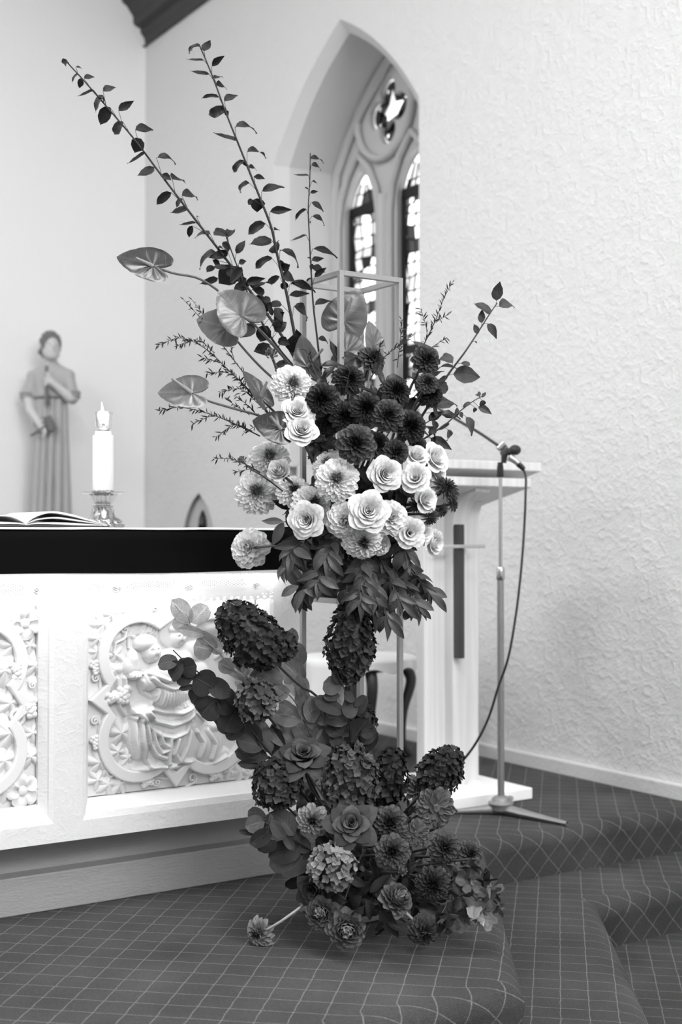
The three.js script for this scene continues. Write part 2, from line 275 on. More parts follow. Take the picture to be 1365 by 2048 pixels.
function barbed(off) {                                               // barbed quatrefoil outline, moved outwards by off
  const L = [], c = 0.11, r = 0.11 + off, k = 0.24 + off * 1.41;
  for (let q = 0; q < 4; q++) {
    const a = q * PI / 2, R = (x, y) => L.push([x * cos(a) - y * sin(a), x * sin(a) + y * cos(a)]);
    R(0, -k);
    const s = Math.atan2(-0.195 + 0.11, 0.04 - 0.11) , e = Math.atan2(-0.04 + 0.11, 0.195 - 0.11);
    for (let i = 0; i <= 14; i++) { const t = lerp(s, e, i / 14); R(c + r * cos(t), -c + r * sin(t)); }
  }
  return L;
}
const vp = (L) => L.map(([x, y]) => new THREE.Vector2(x, y));
const mouldG = (() => { const s = new THREE.Shape(vp(barbed(0.004))); s.holes.push(new THREE.Path(vp(barbed(-0.018)))); return extrude(s, 0.018, { bevel: 0.004 }); })();
function vineLeaf(R, lobes = 5, depth = 0.35) {                      // thick lobed leaf, slightly domed with folded lobes
  return surf(40, 5, (u, v, t) => {
    const a = u * 2 * PI, l = Math.abs(cos(a * lobes / 2)), j = 0.06 * sin(a * 26), r = R * v * (1 - depth * (1 - l) - j * v);
    t.set(r * sin(a), r * cos(a), R * (0.3 * (1 - v * v) - 0.12 * (1 - l) * v + 0.1 * sin(a * lobes) * v * v * 0.5) + 0.004 - 0.004 * v);
  });
}
function grapesG(n, w, h) { const L = []; seed(n); for (let i = 0; i < n; i++) { const t = i / n, x = rnd(-1, 1) * w * (1 - 0.75 * t), y = -t * h + rnd(-1, 1) * 0.004; L.push(new THREE.SphereGeometry(0.0078, 10, 8).translate(x, y, 0.006 + 0.01 * (1 - Math.abs(x) / w))); } return merge(L); }
function scrollG(r, turns, tail) { const P = []; for (let i = 0; i <= 26; i++) { const t = i / 26, a = t * turns * 2 * PI, q = r * (1 - 0.85 * t); P.push(V(q * cos(a), q * sin(a), 0.006 + 0.006 * t)); } P.unshift(V(r, -tail, 0.004), V(r, -tail / 2, 0.004)); return tube(P, 0.0045, 0.003, 60, 7); }
const gLeaf = [vineLeaf(0.04), vineLeaf(0.03, 5, 0.45), vineLeaf(0.024, 3, 0.3)], gGrape = [grapesG(16, 0.02, 0.03), grapesG(12, 0.016, 0.034)], gScroll = [scrollG(0.012, 1.6, 0.05), scrollG(0.016, 1.4, 0.03)];
const rosG = merge([new THREE.SphereGeometry(0.0125, 14, 10).scale(1, 1, 0.6).translate(0, 0, 0.01), ...[0, 1, 2, 3, 4].map((k) => surf(10, 8, (u, v, t) => { const a = (u - 0.5) * 1.3, r = 0.008 + 0.034 * v * (1 - 0.25 * (2 * u - 1) ** 4); t.set(r * sin(a), r * cos(a), 0.004 + 0.012 * sin(v * PI) * (0.4 + (2 * u - 1) ** 2) + 0.008 * v); }).rotateZ(k * 2 * PI / 5 + 0.3))]);
function put(parent, name, g, x, y, rot = 0, s = 1, z = 0) { const o = part(name, g, reliefM, parent); o.position.set(x, y, z); o.rotation.z = rot; o.scale.setScalar(s); return o; }
const panels = PXC.map((c, i) => {
  const p = part('relief_panel', planar(i === 0 ? figureRelief() : new THREE.BoxGeometry(0.51, 0.56, 0.012).translate(0, 0.018, -0.006), AX, AY), reliefM, altar, i === 0 ? 'carved panel of a seated robed figure' : 'carved panel of vine leaves and grapes');
  p.position.set(c - 0.8, PYC, ZP + 3.8);
  put(p, 'quatrefoil_moulding', mouldG, 0, 0, 0, 1, 0.002);
  return p;
});
function figureRelief() {
  const o = onZ(348, 1392, ZP), q = (cx, cy) => { const w = onZ(160 + cx / 3.4125, 1180 + cy / 3.4125, ZP); return [w.x - PXC[0], w.y - PYC]; };
  const seg = (p, a, b) => { const dx = b[0] - a[0], dy = b[1] - a[1], t = cl(((p[0] - a[0]) * dx + (p[1] - a[1]) * dy) / (dx * dx + dy * dy + 1e-9)); return [Math.hypot(p[0] - a[0] - dx * t, p[1] - a[1] - dy * t), t]; };
  const blobs = [], ridges = [];
  const E = (cx, cy, rx, ry, h, rot = 0, pw = 0.5) => { const c = q(cx, cy); blobs.push([c, rx / 2288, ry / 2525, h, rot, pw]); };
  const R = (pts, r, h) => { const L = pts.map(([x, y]) => q(x, y)); ridges.push([L, r / 2400, h]); };
  // throne, ground, body
  E(600, 1010, 270, 240, 0.026); E(520, 1180, 190, 70, 0.020, 0, 0.7); E(860, 1050, 120, 130, 0.026); E(900, 1130, 130, 70, 0.02);
  E(410, 840, 85, 80, 0.05); E(395, 990, 80, 180, 0.04); E(690, 830, 90, 90, 0.046); E(650, 1000, 100, 190, 0.036);
  E(610, 700, 130, 120, 0.04); E(600, 570, 150, 120, 0.042); E(640, 480, 130, 90, 0.035); E(470, 610, 90, 80, 0.036);
  E(640, 300, 105, 105, 0.012, 0, 0.25); E(655, 320, 58, 75, 0.04); E(650, 262, 62, 40, 0.04);
  E(480, 420, 62, 75, 0.04); E(440, 360, 80, 60, 0.034); E(350, 520, 60, 80, 0.028); E(355, 580, 45, 34, 0.04); E(350, 470, 40, 70, 0.03);
  E(780, 420, 110, 80, 0.02); E(800, 620, 90, 150, 0.028); E(800, 820, 70, 120, 0.024); E(440, 1215, 90, 34, 0.03); E(610, 1195, 60, 34, 0.034); E(730, 1165, 60, 26, 0.028);
  E(880, 240, 110, 70, 0.018); E(900, 930, 60, 40, 0.026);
  // folds
  for (const p of [[[365, 830], [420, 900], [520, 985], [600, 1000], [690, 960], [735, 890]], [[420, 820], [500, 890], [600, 915], [680, 890], [730, 840]], [[450, 800], [560, 830], [650, 830], [725, 790]], [[385, 880], [395, 1020], [430, 1150], [470, 1200], [560, 1205]], [[420, 900], [450, 1040], [500, 1120], [560, 1140]], [[470, 940], [495, 1050], [530, 1105], [570, 1090]], [[520, 970], [540, 1040], [572, 1060]], [[588, 1000], [585, 1170]], [[635, 1010], [615, 1110], [650, 1165], [720, 1160]], [[730, 960], [705, 1060], [665, 1160]], [[345, 870], [345, 1010], [370, 1130]], [[460, 590], [520, 640], [600, 665], [680, 640]], [[450, 560], [560, 610], [660, 600]], [[510, 680], [500, 740], [470, 790]], [[400, 620], [420, 690], [480, 730], [510, 690]], [[780, 960], [820, 1030], [800, 1130]], [[850, 950], [900, 1040], [880, 1140]], [[770, 1190], [880, 1185], [980, 1130]], [[770, 1215], [900, 1205], [1000, 1150]]]) R(p, 17, 0.012);
  for (let i = 0; i < 9; i++) R([[545 + i * 18, 690 + 6 * sin(i)], [535 + i * 20, 780 + 8 * sin(i * 2)]], 8, 0.007);
  for (let i = 0; i < 8; i++) R([[390 + i * 17, 300 + 14 * sin(i)], [410 + i * 17, 250 + 10 * cos(i * 2)], [440 + i * 14, 225]], 9, 0.008);
  for (let i = 0; i < 4; i++) R([[325 + i * 14, 590], [340 + i * 16, 558], [372 + i * 12, 570]], 8, 0.01);
  for (let i = 0; i < 6; i++) R([[770, 700 + i * 26], [830, 790 + i * 20]], 9, 0.006);
  R([[300, 290], [290, 330], [230, 360], [215, 430]], 12, 0.02); R([[250, 600], [245, 700], [265, 800], [300, 850]], 14, 0.018); R([[300, 600], [320, 760], [340, 830]], 12, 0.02);
  const dents = [[462, 408, 14], [500, 402, 12], [488, 452, 20], [640, 312, 10], [672, 312, 10], [656, 352, 14]].map(([x, y, r]) => [q(x, y), r / 2400]);
  const N = 250, X0 = -0.254, X1 = 0.254, Y0 = -0.254, Y1 = 0.294;
  return surf(N, N, (u, v, t) => {
    const x = lerp(X0, X1, u), y = lerp(Y0, Y1, v); let h = 0;
    for (const [c, rx, ry, hh, rot, pw] of blobs) { const d = ((x - c[0]) / rx) ** 2 + ((y - c[1]) / ry) ** 2; if (d < 1) { const k = hh * Math.pow(1 - d, pw); const m = Math.max(h, k), df = Math.abs(h - k); h = m + (df < 0.006 ? (0.006 - df) ** 2 / 0.024 : 0); } }
    let f = 0;
    for (const [L, r, hh] of ridges) { let d = 9; for (let i = 0; i < L.length - 1; i++) d = Math.min(d, seg([x, y], L[i], L[i + 1])[0]); if (d < r) f = Math.max(f, hh * (1 - (d / r) ** 2)); else if (d < 2.2 * r) f = Math.min(f, f - 0.3 * hh * (1 - (d - r) / (1.2 * r)) * (f > 0 ? 0 : 1)); }
    h += h > 0.002 ? f : Math.max(0, f);
    for (const [c, r] of dents) { const d = Math.hypot(x - c[0], y - c[1]); if (d < r) h -= 0.008 * (1 - (d / r) ** 2); }
    t.set(x, y, h);
  });
}
{
  const A = panels[0], q = (cx, cy) => { const w = onZ(160 + cx / 3.4125, 1180 + cy / 3.4125, ZP); return [w.x - PXC[0], w.y - PYC]; };
  for (const [cx, cy, k, r, s] of [[120, 1170, 0, 0.2, 1], [110, 1290, 1, -0.6, 1.1], [180, 1320, 0, 1, 0.9], [260, 1320, 0, -1.2, 0.9], [170, 1240, 2, 0.4, 0.9], [150, 230, 0, 0.4, 0.9], [110, 330, 1, 0.2, 1], [200, 170, 1, 1.4, 1], [270, 970, 0, 0.2, 1.05], [250, 1100, 1, 2, 1], [320, 1140, 1, 2.6, 0.9], [230, 440, 1, -0.8, 1.1], [230, 540, 2, 0.6, 1.2], [330, 310, 1, 0.7, 0.8], [1010, 1230, 1, 0.4, 1], [1080, 1230, 0, -0.5, 0.9], [1140, 1180, 1, 0.2, 1.1], [1150, 1250, 1, 1.5, 0.8], [1000, 300, 0, 0.3, 1], [960, 420, 1, 1.2, 1], [1150, 160, 0, 0.2, 0.9], [1180, 300, 1, 0.6, 0.9], [320, 140, 1, 0.3, 0.9], [430, 110, 2, 1.1, 1], [110, 420, 1, 0.3, 0.8]]) put(A, 'vine_leaf', gLeaf[k], ...q(cx, cy), r, s);
  for (const [cx, cy, k, r, s] of [[155, 730, 0, 1.5, 1.3], [285, 660, 0, 0, 1.2], [95, 490, 1, 0, 0.9], [95, 1000, 1, 0, 0.9], [415, 1310, 0, 1.57, 0.9], [880, 1265, 0, 1.57, 0.9]]) put(A, 'grape_cluster', gGrape[k], ...q(cx, cy), r, s);
  for (const [cx, cy, k, r, s] of [[95, 890, 0, 0.2, 1], [100, 600, 0, 0.1, 1], [205, 1250, 1, 0.4, 0.9], [515, 1310, 0, 1.4, 1], [760, 1280, 1, -1.2, 0.9], [300, 270, 0, 0, 1], [510, 125, 0, -1, 0.9]]) put(A, 'scroll', gScroll[k], ...q(cx, cy), r, s);
  const B = panels[1], b = (px, py) => { const w = onZ(px, py, ZP); return [w.x - PXC[1], w.y - PYC]; };
  put(B, 'rosette', rosG, ...b(43, 1580), 0, 1.05); put(B, 'rosette', rosG, ...b(47, 1246), 0.4, 1.05);
  for (const [px, py, k, r, s] of [[15, 1465, 0, 0.4, 1.3], [5, 1520, 0, 1.4, 1.1], [18, 1405, 0, 2.4, 0.9], [58, 1512, 1, 0.3, 1.2], [62, 1465, 1, 0.9, 1], [66, 1330, 1, 0.1, 1.2], [5, 1340, 0, 0.7, 1.2], [22, 1350, 1, 1.7, 0.9], [22, 1290, 0, 0.2, 0.9], [57, 1290, 1, 2, 0.9], [10, 1580, 1, 0.5, 1.2], [68, 1365, 2, 3.3, 1], [14, 1240, 0, 0, 1]]) put(B, 'vine_leaf', gLeaf[k], ...b(px, py), r, s);
  for (const [px, py, k, r, s] of [[50, 1400, 0, 0.3, 1.25], [30, 1325, 0, 0, 1.2]]) put(B, 'grape_cluster', gGrape[k], ...b(px, py), r, s);
  for (const [px, py, k, r, s] of [[30, 1432, 1, -0.8, 1.4], [63, 1370, 0, 0, 0.9]]) put(B, 'scroll', gScroll[k], ...b(px, py), r, s);
  for (const c of B.children.slice(1)) for (const k of [-1, 1]) if (k < 0) { const m = c.clone(); m.position.x = -c.position.x; m.rotation.z = -c.rotation.z; B.add(m); }
  for (const c of B.children.slice(1)) panels[2].add(c.clone());
}
// cloths on the altar
const clothW = mat(238, { roughness: 0.9, bumpMap: tex(256, (u, v) => 0.5 + 0.25 * sin(u * 2 * PI * 64) + 0.25 * sin(v * 2 * PI * 64)), bumpScale: 0.0006 });
clothW.bumpMap.repeat.set(8, 8);
seed(5);
solo('altar_frontal', surf(90, 14, (u, v, t) => { const x = lerp(AL - 0.03, AR + 0.024, u), w = 0.0018 * sin(x * 9 + 1) + 0.001 * sin(x * 31); const s = v * 0.32; if (s < 0.2) t.set(x, 0.9865 + 0.0005 * sin(x * 20), -3.345 + s); else { const k = s - 0.2, y = 0.9865 - k * 1.0; t.set(x, Math.max(y, 0.8745) + 0.0022 * sin(x * 7.3) * ss(0.08, 0.12, k), -3.146 + w * k * 6 + 0.001); } }), mat(10, { roughness: 1, specularIntensity: 0.3 }), 'plain black cloth frontal hanging over the front edge of the altar', 'cloth');
solo('altar_cloth', merge([surf(120, 10, (u, v, t) => { const x = lerp(AL - 0.03, AR + 0.02, u), e = v; t.set(x, 0.9925 + 0.0022 * Math.max(0, sin(x * 11 + 2) * sin(x * 4.3)) * e * e + (v > 0.98 ? -0.0055 : 0), lerp(-4.4, -3.146, v) + (v > 0.5 ? 0.002 * sin(x * 13) : 0)); })]), clothW, 'white linen cloth lying on the altar top under the open book and the candlestick', 'cloth');
{
  const lace = tex(1024, (u, v) => {
    if (v > 0.82) return 1;
    const x = u * 7, y = v * 1, fx = x - Math.round(x), net = 0.5 + 0.5 * sin(u * 2 * PI * 120) * sin(v * 2 * PI * 16);
    const rosette = Math.hypot(fx * 1.0, (y - 0.45) * 0.62), petal = 0.19 + 0.05 * cos(Math.atan2(y - 0.45, fx) * 8);
    let a = rosette < petal ? (rosette < 0.06 ? (net > 0.55 ? 1 : 0) : 1) : (net > 0.36 ? 1 : 0);
    const holes = Math.abs(v - 0.14) < 0.035 && sin(u * 2 * PI * 70) > 0.2 ? 0 : 1;
    if (v < 0.22) a = holes;
    if (v < 0.05 + 0.045 * Math.abs(sin(u * PI * 56))) a = 0;
    if (Math.abs(v - 0.8) < 0.015) a = sin(u * 2 * PI * 170) > -0.3 ? 1 : 0;
    return a;
  });
  const laceM = mat(245, { roughness: 0.95, alphaMap: lace, alphaTest: 0.5, transmission: 0.3 });
  solo('lace_hem_cloth', surf(110, 6, (u, v, t) => { const x = lerp(AL - 0.01, AR + 0.015, u); t.set(x, lerp(0.7885, 0.884, v), -3.1495 + 0.0025 * sin(x * 10) * (1 - v) - 0.004 * (1 - v)); }), laceM, 'white lace-edged cloth hanging below the black frontal, glowing from behind', 'cloth').geometry.attributes.uv.array.forEach((v, i, a) => { if (i % 2 === 0) a[i] = v * 1.7; });
}
{
  const led = thing('light_strip', 'slim lamp strip under the altar slab behind the lace hem', 'lamp', V(0.72, 0.879, -3.176));
  part('housing', new THREE.BoxGeometry(2.3, 0.008, 0.02).translate(0, 0.003, 0), mat(200, { metalness: 0.6, roughness: 0.4 }), led);
  const d = mat(255, { emissive: new THREE.Color(1, 1, 1), emissiveIntensity: 3 }); d.emissiveIntensity = 3;
  part('lamp_diffuser', new THREE.BoxGeometry(2.28, 0.004, 0.014).translate(0, -0.003, 0), d, led);
  areaLight([0.72, 0.872, -3.176], [0.72, 0.3, -3.235], 2.28, 0.014, 21);
}
// ---------- candlestick, candle, book ----------
{
  const B = V(1.538, 0.9945, -3.66), brass = mat(176, { metalness: 0.9, roughness: 0.24 });
  const c = thing('candlestick', 'short ornate metal candlestick with leaf-embossed foot and wide drip pan', 'candlestick', B);
  const prof = [[0, 0], [0.05, 0], [0.053, 0.004], [0.053, 0.009], [0.044, 0.014], [0.047, 0.019], [0.043, 0.024], [0.035, 0.03], [0.027, 0.038], [0.022, 0.048], [0.021, 0.055], [0.026, 0.062], [0.027, 0.064], [0.018, 0.067], [0.023, 0.072], [0.03, 0.081], [0.034, 0.09], [0.036, 0.094], [0.044, 0.099], [0.062, 0.104], [0.063, 0.106], [0.045, 0.106], [0.032, 0.105], [0.03, 0.113], [0.027, 0.113], [0.027, 0.106], [0, 0.106]];
  const g = lathe(prof, 72), p = g.attributes.position;
  for (let i = 0; i < p.count; i++) { const x = p.getX(i), y = p.getY(i), z = p.getZ(i), a = Math.atan2(z, x), r = Math.hypot(x, z), k = 1 + (y < 0.06 ? 0.2 * Math.abs(sin(a * 5)) * (1 - y * 6) + 0.09 * sin(a * 18) * sin(y * 420) : y < 0.098 ? 0.16 * Math.abs(cos(a * 6)) : 0.03 * cos(a * 12)); if (r > 0.015) p.setXYZ(i, x * k, y, z * k); }
  g.computeVertexNormals(); part('stand', g, brass, c);
  const knob = []; for (let i = 0; i < 12; i++) { const a = i / 12 * 2 * PI; knob.push(new THREE.SphereGeometry(0.0055, 8, 6).scale(1, 1.5, 1).translate(0.049 * cos(a), 0.008, 0.049 * sin(a))); }
  for (let i = 0; i < 10; i++) { const a = i / 10 * 2 * PI; knob.push(surf(4, 6, (u, v, t) => { const w = 0.007 * sin(PI * Math.pow(v, 0.7)), r = lerp(0.042, 0.022, Math.pow(v, 0.6)) + 0.004 + 0.006 * v * v; t.set(r, 0.018 + 0.042 * v, (u - 0.5) * 2 * w).applyAxisAngle(AY, a); })); }
  part('embossed_leaves', merge(knob), brass, c);
  const k = thing('candle', 'thick white altar candle with glass wind guard and lit wick', 'candle', B.clone().setY(B.y + 0.107));
  part('wax', lathe([[0, 0], [0.0255, 0], [0.031, 0.004], [0.031, 0.165], [0.0305, 0.168], [0.024, 0.171], [0.024, 0.181], [0, 0.183]], 40), mat(238, { roughness: 0.5, transmission: 0.1 }), k);
  part('wick_cap', lathe([[0, 0.182], [0.017, 0.182], [0.019, 0.185], [0.014, 0.188], [0.006, 0.189], [0.005, 0.203], [0.006, 0.205], [0, 0.206]], 24), mat(120, { metalness: 0.8, roughness: 0.35 }), k);
  part('glass_guard', lathe([[0.0185, 0.185], [0.0235, 0.192], [0.026, 0.215], [0.0275, 0.238], [0.0265, 0.238], [0.025, 0.215], [0.0225, 0.193], [0.0175, 0.186]], 40), mat(255, { transmission: 1, roughness: 0.02, thickness: 0.002, ior: 1.45 }), k);
  const fl = surf(14, 16, (u, v, t) => { const r = 0.0064 * Math.pow(sin(PI * Math.pow(v, 0.62)), 0.9) * (1 - 0.35 * v), a = u * 2 * PI; t.set(r * cos(a) - 0.006 * v * v, 0.201 + 0.068 * v, r * sin(a)); });
  const flame = part('flame', fl, mat(255, { emissive: new THREE.Color(1, 1, 1), emissiveIntensity: 6 }), k);
  flame.castShadow = false;
  const pl = new THREE.PointLight(0xffffff, 0.12, 0, 2); pl.position.set(B.x - 0.001, B.y + 0.107 + 0.228, B.z); pl.castShadow = true; scene.add(pl);
}
{
  const b = thing('open_book', 'large open book with fanned curving pages lying on the altar', 'book', V(1.235, 0.9955, -3.62));
  const page = mat(228, { roughness: 0.9 }), sheet = (L, th, z0 = -0.16, z1 = 0.14) => { const c = new THREE.SplineCurve(L.map(([x, y]) => new THREE.Vector2(x, y))).getPoints(24), n = c.length; const low = c.map((p) => new THREE.Vector2(p.x, p.y - th * (0.3 + 0.7 * sin(PI * cl((p.x - c[0].x) / (c[n - 1].x - c[0].x + 1e-6)))))); return extrude(new THREE.Shape([...c, ...low.reverse()]), z1 - z0).translate(0, 0, z0); };
  part('cover', box(-0.29, 0.245, 0, 0.004, -0.165, 0.145, 0.0015), mat(70, { roughness: 0.6 }), b);
  part('page', sheet([[0, 0.008], [0.03, 0.03], [0.075, 0.043], [0.13, 0.036], [0.19, 0.02], [0.236, 0.009]], 0.005), page, b);
  part('page', sheet([[0, 0.007], [0.035, 0.021], [0.09, 0.027], [0.15, 0.02], [0.232, 0.0075]], 0.004), page, b);
  part('page', sheet([[0, 0.006], [0.04, 0.0115], [0.11, 0.012], [0.23, 0.006]], 0.006), page, b);
  part('page', sheet([[0, 0.01], [-0.04, 0.029], [-0.1, 0.029], [-0.2, 0.018], [-0.28, 0.012]].reverse(), 0.003), page, b);
  part('page', sheet([[0, 0.008], [-0.04, 0.012], [-0.12, 0.013], [-0.275, 0.006]].reverse(), 0.008), page, b);
}
// ---------- statue ----------
{
  const S = (px, py, z = 0) => V((px - 100) * 0.00305, (1050 - py) * 0.00305, z);
  const cap = (p, a, b, ra, rb) => { const ab = b.clone().sub(a), t = cl(p.clone().sub(a).dot(ab) / ab.lengthSq()); return p.distanceTo(a.clone().addScaledVector(ab, t)) - lerp(ra, rb, t); };
  const ell = (p, c, x, y, z) => { const dx = (p.x - c.x) / x, dy = (p.y - c.y) / y, dz = (p.z - c.z) / z, k = Math.hypot(dx, dy, dz); return (k - 1) * Math.min(x, y, z); };
  const sm = (a, b, k) => { const h = cl(0.5 + 0.5 * (b - a) / k); return lerp(b, a, h) - k * h * (1 - h); };
  function march(fn, c, hx, hy, hz, n) {
    const mc = new MarchingCubes(n, mat(200), false, false, 400000); mc.isolation = 0; const p = V();
    for (let k = 0; k < n; k++) for (let j = 0; j < n; j++) for (let i = 0; i < n; i++) { p.set(c.x + (i - n / 2) / (n / 2) * hx, c.y + (j - n / 2) / (n / 2) * hy, c.z + (k - n / 2) / (n / 2) * hz); mc.field[i + j * n + k * n * n] = -fn(p); }
    mc.update(); const m = mc.count, g = new THREE.BufferGeometry(); const a = new Float32Array(m * 3);
    for (let i = 0; i < m; i++) { a[3 * i] = c.x + mc.positionArray[3 * i] * hx; a[3 * i + 1] = c.y + mc.positionArray[3 * i + 1] * hy; a[3 * i + 2] = c.z + mc.positionArray[3 * i + 2] * hz; }
    g.setAttribute('position', new THREE.BufferAttribute(a, 3)); const w = mergeVertices(g, 1e-5); w.computeVertexNormals(); return w;
  }
  const hd = S(103, 690, 0.03), yawH = 0.6;
  const torso = (p) => {
    const y = p.y; let d = sm(ell(p, S(100, 756), 0.108, 0.075, 0.07), ell(p, S(100, 785), 0.105, 0.1, 0.08), 0.05);
    d = sm(d, cap(p, S(102, 715, 0.01), S(101, 735, 0), 0.032, 0.045), 0.02);
    for (const k of [62, 139]) d = sm(d, cap(p, S(101, 733), S(k, 750), 0.036, 0.036), 0.03);
    for (const [a, b, e] of [[S(64, 752), S(54, 797, 0.01), 0.047], [S(137, 752), S(149, 797, 0.02), 0.045]]) d = sm(d, cap(p, a, b, 0.04, e * 0.9), 0.012);
    return d;
  };
  const robe = (p) => { const t = cl((p.y) / 0.80), a = Math.atan2(p.z, p.x), f = 0.02 * (1 - t * 0.6) * (Math.abs(sin(a * 6 + 1.2 * t)) - 0.5) * 2, rx = lerp(0.118, 0.1, t) + f, rz = lerp(0.1, 0.078, t) + f; const d = (Math.hypot(p.x / rx, p.z / rz) - 1) * 0.08; return Math.max(d, p.y - 0.8, -p.y); };
  const arms = (p) => {
    let d = cap(p, S(55, 795, 0.02), S(66, 825, 0.06), 0.034, 0.03); d = Math.min(d, cap(p, S(66, 825, 0.06), S(90, 853, 0.1), 0.031, 0.022));
    d = sm(d, ell(p, S(96, 860, 0.105), 0.026, 0.03, 0.02), 0.012);
    for (let i = 0; i < 4; i++) d = sm(d, cap(p, S(100 + i * 1.5, 855 + i * 4.5, 0.115), S(104 - i * 2, 868 + i * 3.5, 0.12), 0.0085, 0.0075), 0.004);
    d = sm(d, cap(p, S(92, 850, 0.11), S(99, 848, 0.13), 0.009, 0.008), 0.005);
    let e = cap(p, S(149, 797, 0.02), S(143, 792, 0.06), 0.034, 0.03); e = Math.min(e, cap(p, S(146, 798, 0.05), S(118, 770, 0.11), 0.032, 0.022));
    e = sm(e, ell(p, S(112, 765, 0.115), 0.024, 0.026, 0.02), 0.012);
    for (let i = 0; i < 4; i++) e = sm(e, cap(p, S(110 - i, 757 + i * 5.5, 0.132), S(103, 758 + i * 5.5, 0.122), 0.008, 0.0075), 0.004);
    e = sm(e, cap(p, S(112, 755, 0.12), S(106, 750, 0.128), 0.009, 0.008), 0.005);
    return Math.min(d, e);
  };
  const head = (p) => {
    const q = p.clone().sub(hd).applyAxisAngle(AY, -yawH);
    let d = ell(q, V(0, 0, 0), 0.058, 0.085, 0.068); d = sm(d, ell(q, V(0, -0.05, 0.02), 0.04, 0.04, 0.045), 0.03);
    d = sm(d, cap(q, V(0, 0.012, 0.066), V(0, -0.014, 0.08), 0.006, 0.01), 0.012);
    for (const s of [-1, 1]) { d = Math.max(d, -ell(q, V(s * 0.024, 0.012, 0.07), 0.014, 0.008, 0.012)); d = sm(d, ell(q, V(s * 0.024, 0.01, 0.058), 0.011, 0.008, 0.009), 0.004); d = sm(d, ell(q, V(s * 0.058, 0, 0), 0.01, 0.02, 0.012), 0.006); }
    d = sm(d, ell(q, V(0, -0.034, 0.064), 0.018, 0.005, 0.01), 0.006); d = sm(d, ell(q, V(0, -0.07, 0.045), 0.024, 0.02, 0.02), 0.015);
    return sm(d, cap(p, S(102, 712, 0.012), S(101, 735, 0), 0.034, 0.045), 0.02);
  };
  const hairF = (p) => { const q = p.clone().sub(hd).applyAxisAngle(AY, -yawH), w = 0.003 * sin(q.x * 260 + q.y * 60); let d = ell(q, V(0, 0.016, -0.006), 0.066, 0.08, 0.076) + w; d = sm(d, ell(q, V(0, -0.035, -0.024), 0.066, 0.05, 0.045) + w, 0.02); return Math.max(d, -ell(q, V(0, -0.04, 0.075), 0.062, 0.088, 0.062), -0.078 - q.y); };
  const wood = mat(168, { roughness: 0.6, bumpMap: rep(plasterB, 3), bumpScale: 0.002 }), woodD = mat(104, { roughness: 0.6 }), skin = mat(194, { roughness: 0.55 });
  const base = onZ(100, 1050, -7.86); base.y = 1.06;
  const s = thing('statue', 'carved wooden statue of a robed man with bobbed hair holding tools, on the back wall', 'statue', base);
  s.rotation.y = Math.atan2(CZ.x, CZ.z) - 0.12;
  part('body', march((p) => Math.min(arms(p), head(p)), V(0, 0.87, 0.04), 0.21, 0.36, 0.17, 120), skin, s);
  part('tunic', march((p) => sm(torso(p), robe(p), 0.02), V(0, 0.5, 0.0), 0.23, 0.55, 0.17, 120), wood, s);
  part('hair', march(hairF, hd, 0.1, 0.125, 0.1, 56), woodD, s);
  const cuff = (c, ax, r) => { const g = new THREE.TorusGeometry(r, 0.011, 8, 24); g.applyQuaternion(new THREE.Quaternion().setFromUnitVectors(AZ, ax.clone().normalize())); return g.translate(c.x, c.y, c.z); };
  part('sleeve_cuff', merge([cuff(S(54, 797, 0.012), V(0.1, 1, -0.3), 0.042), cuff(S(54, 790, 0.012), V(0.1, 1, -0.3), 0.044)]), wood, s);
  part('sleeve_cuff', merge([cuff(S(149, 795, 0.022), V(-0.1, 1, -0.3), 0.04), cuff(S(149, 788, 0.022), V(-0.1, 1, -0.3), 0.042)]), wood, s);
  part('belt', new THREE.TorusGeometry(0.1, 0.009, 8, 48).scale(1.04, 0.84, 1).rotateX(PI / 2).translate(0, S(0, 797).y, 0), woodD, s);
  part('chisel', merge([tube([S(105, 735, 0.115), S(105, 770, 0.118)], 0.011, 0.009, 4, 10), tube([S(105, 770, 0.118), S(106, 815, 0.11)], 0.011, 0.014, 4, 4)]), woodD, s);
  part('mallet', merge([tube([S(72, 876, 0.11), S(112, 852, 0.125)], 0.008, 0.009, 4, 10), tube([S(108, 838, 0.13), S(118, 866, 0.12)], 0.026, 0.028, 4, 12)]), woodD, s);
  for (const [x, rr] of [[-0.045, -0.1], [0.05, 0.15]]) part('foot', new THREE.SphereGeometry(1, 14, 10).scale(0.032, 0.022, 0.075).rotateY(rr).translate(x, 0.02, 0.085), skin, s);
  solo('statue_bracket', lathe([[0, -0.3], [0.03, -0.3], [0.05, -0.26], [0.06, -0.2], [0.11, -0.1], [0.15, -0.05], [0.165, -0.04], [0.165, 0], [0, 0]], 8).translate(base.x, base.y, base.z - 0.07), stone, 'pale corbel on the back wall carrying the wooden statue', 'bracket');
}
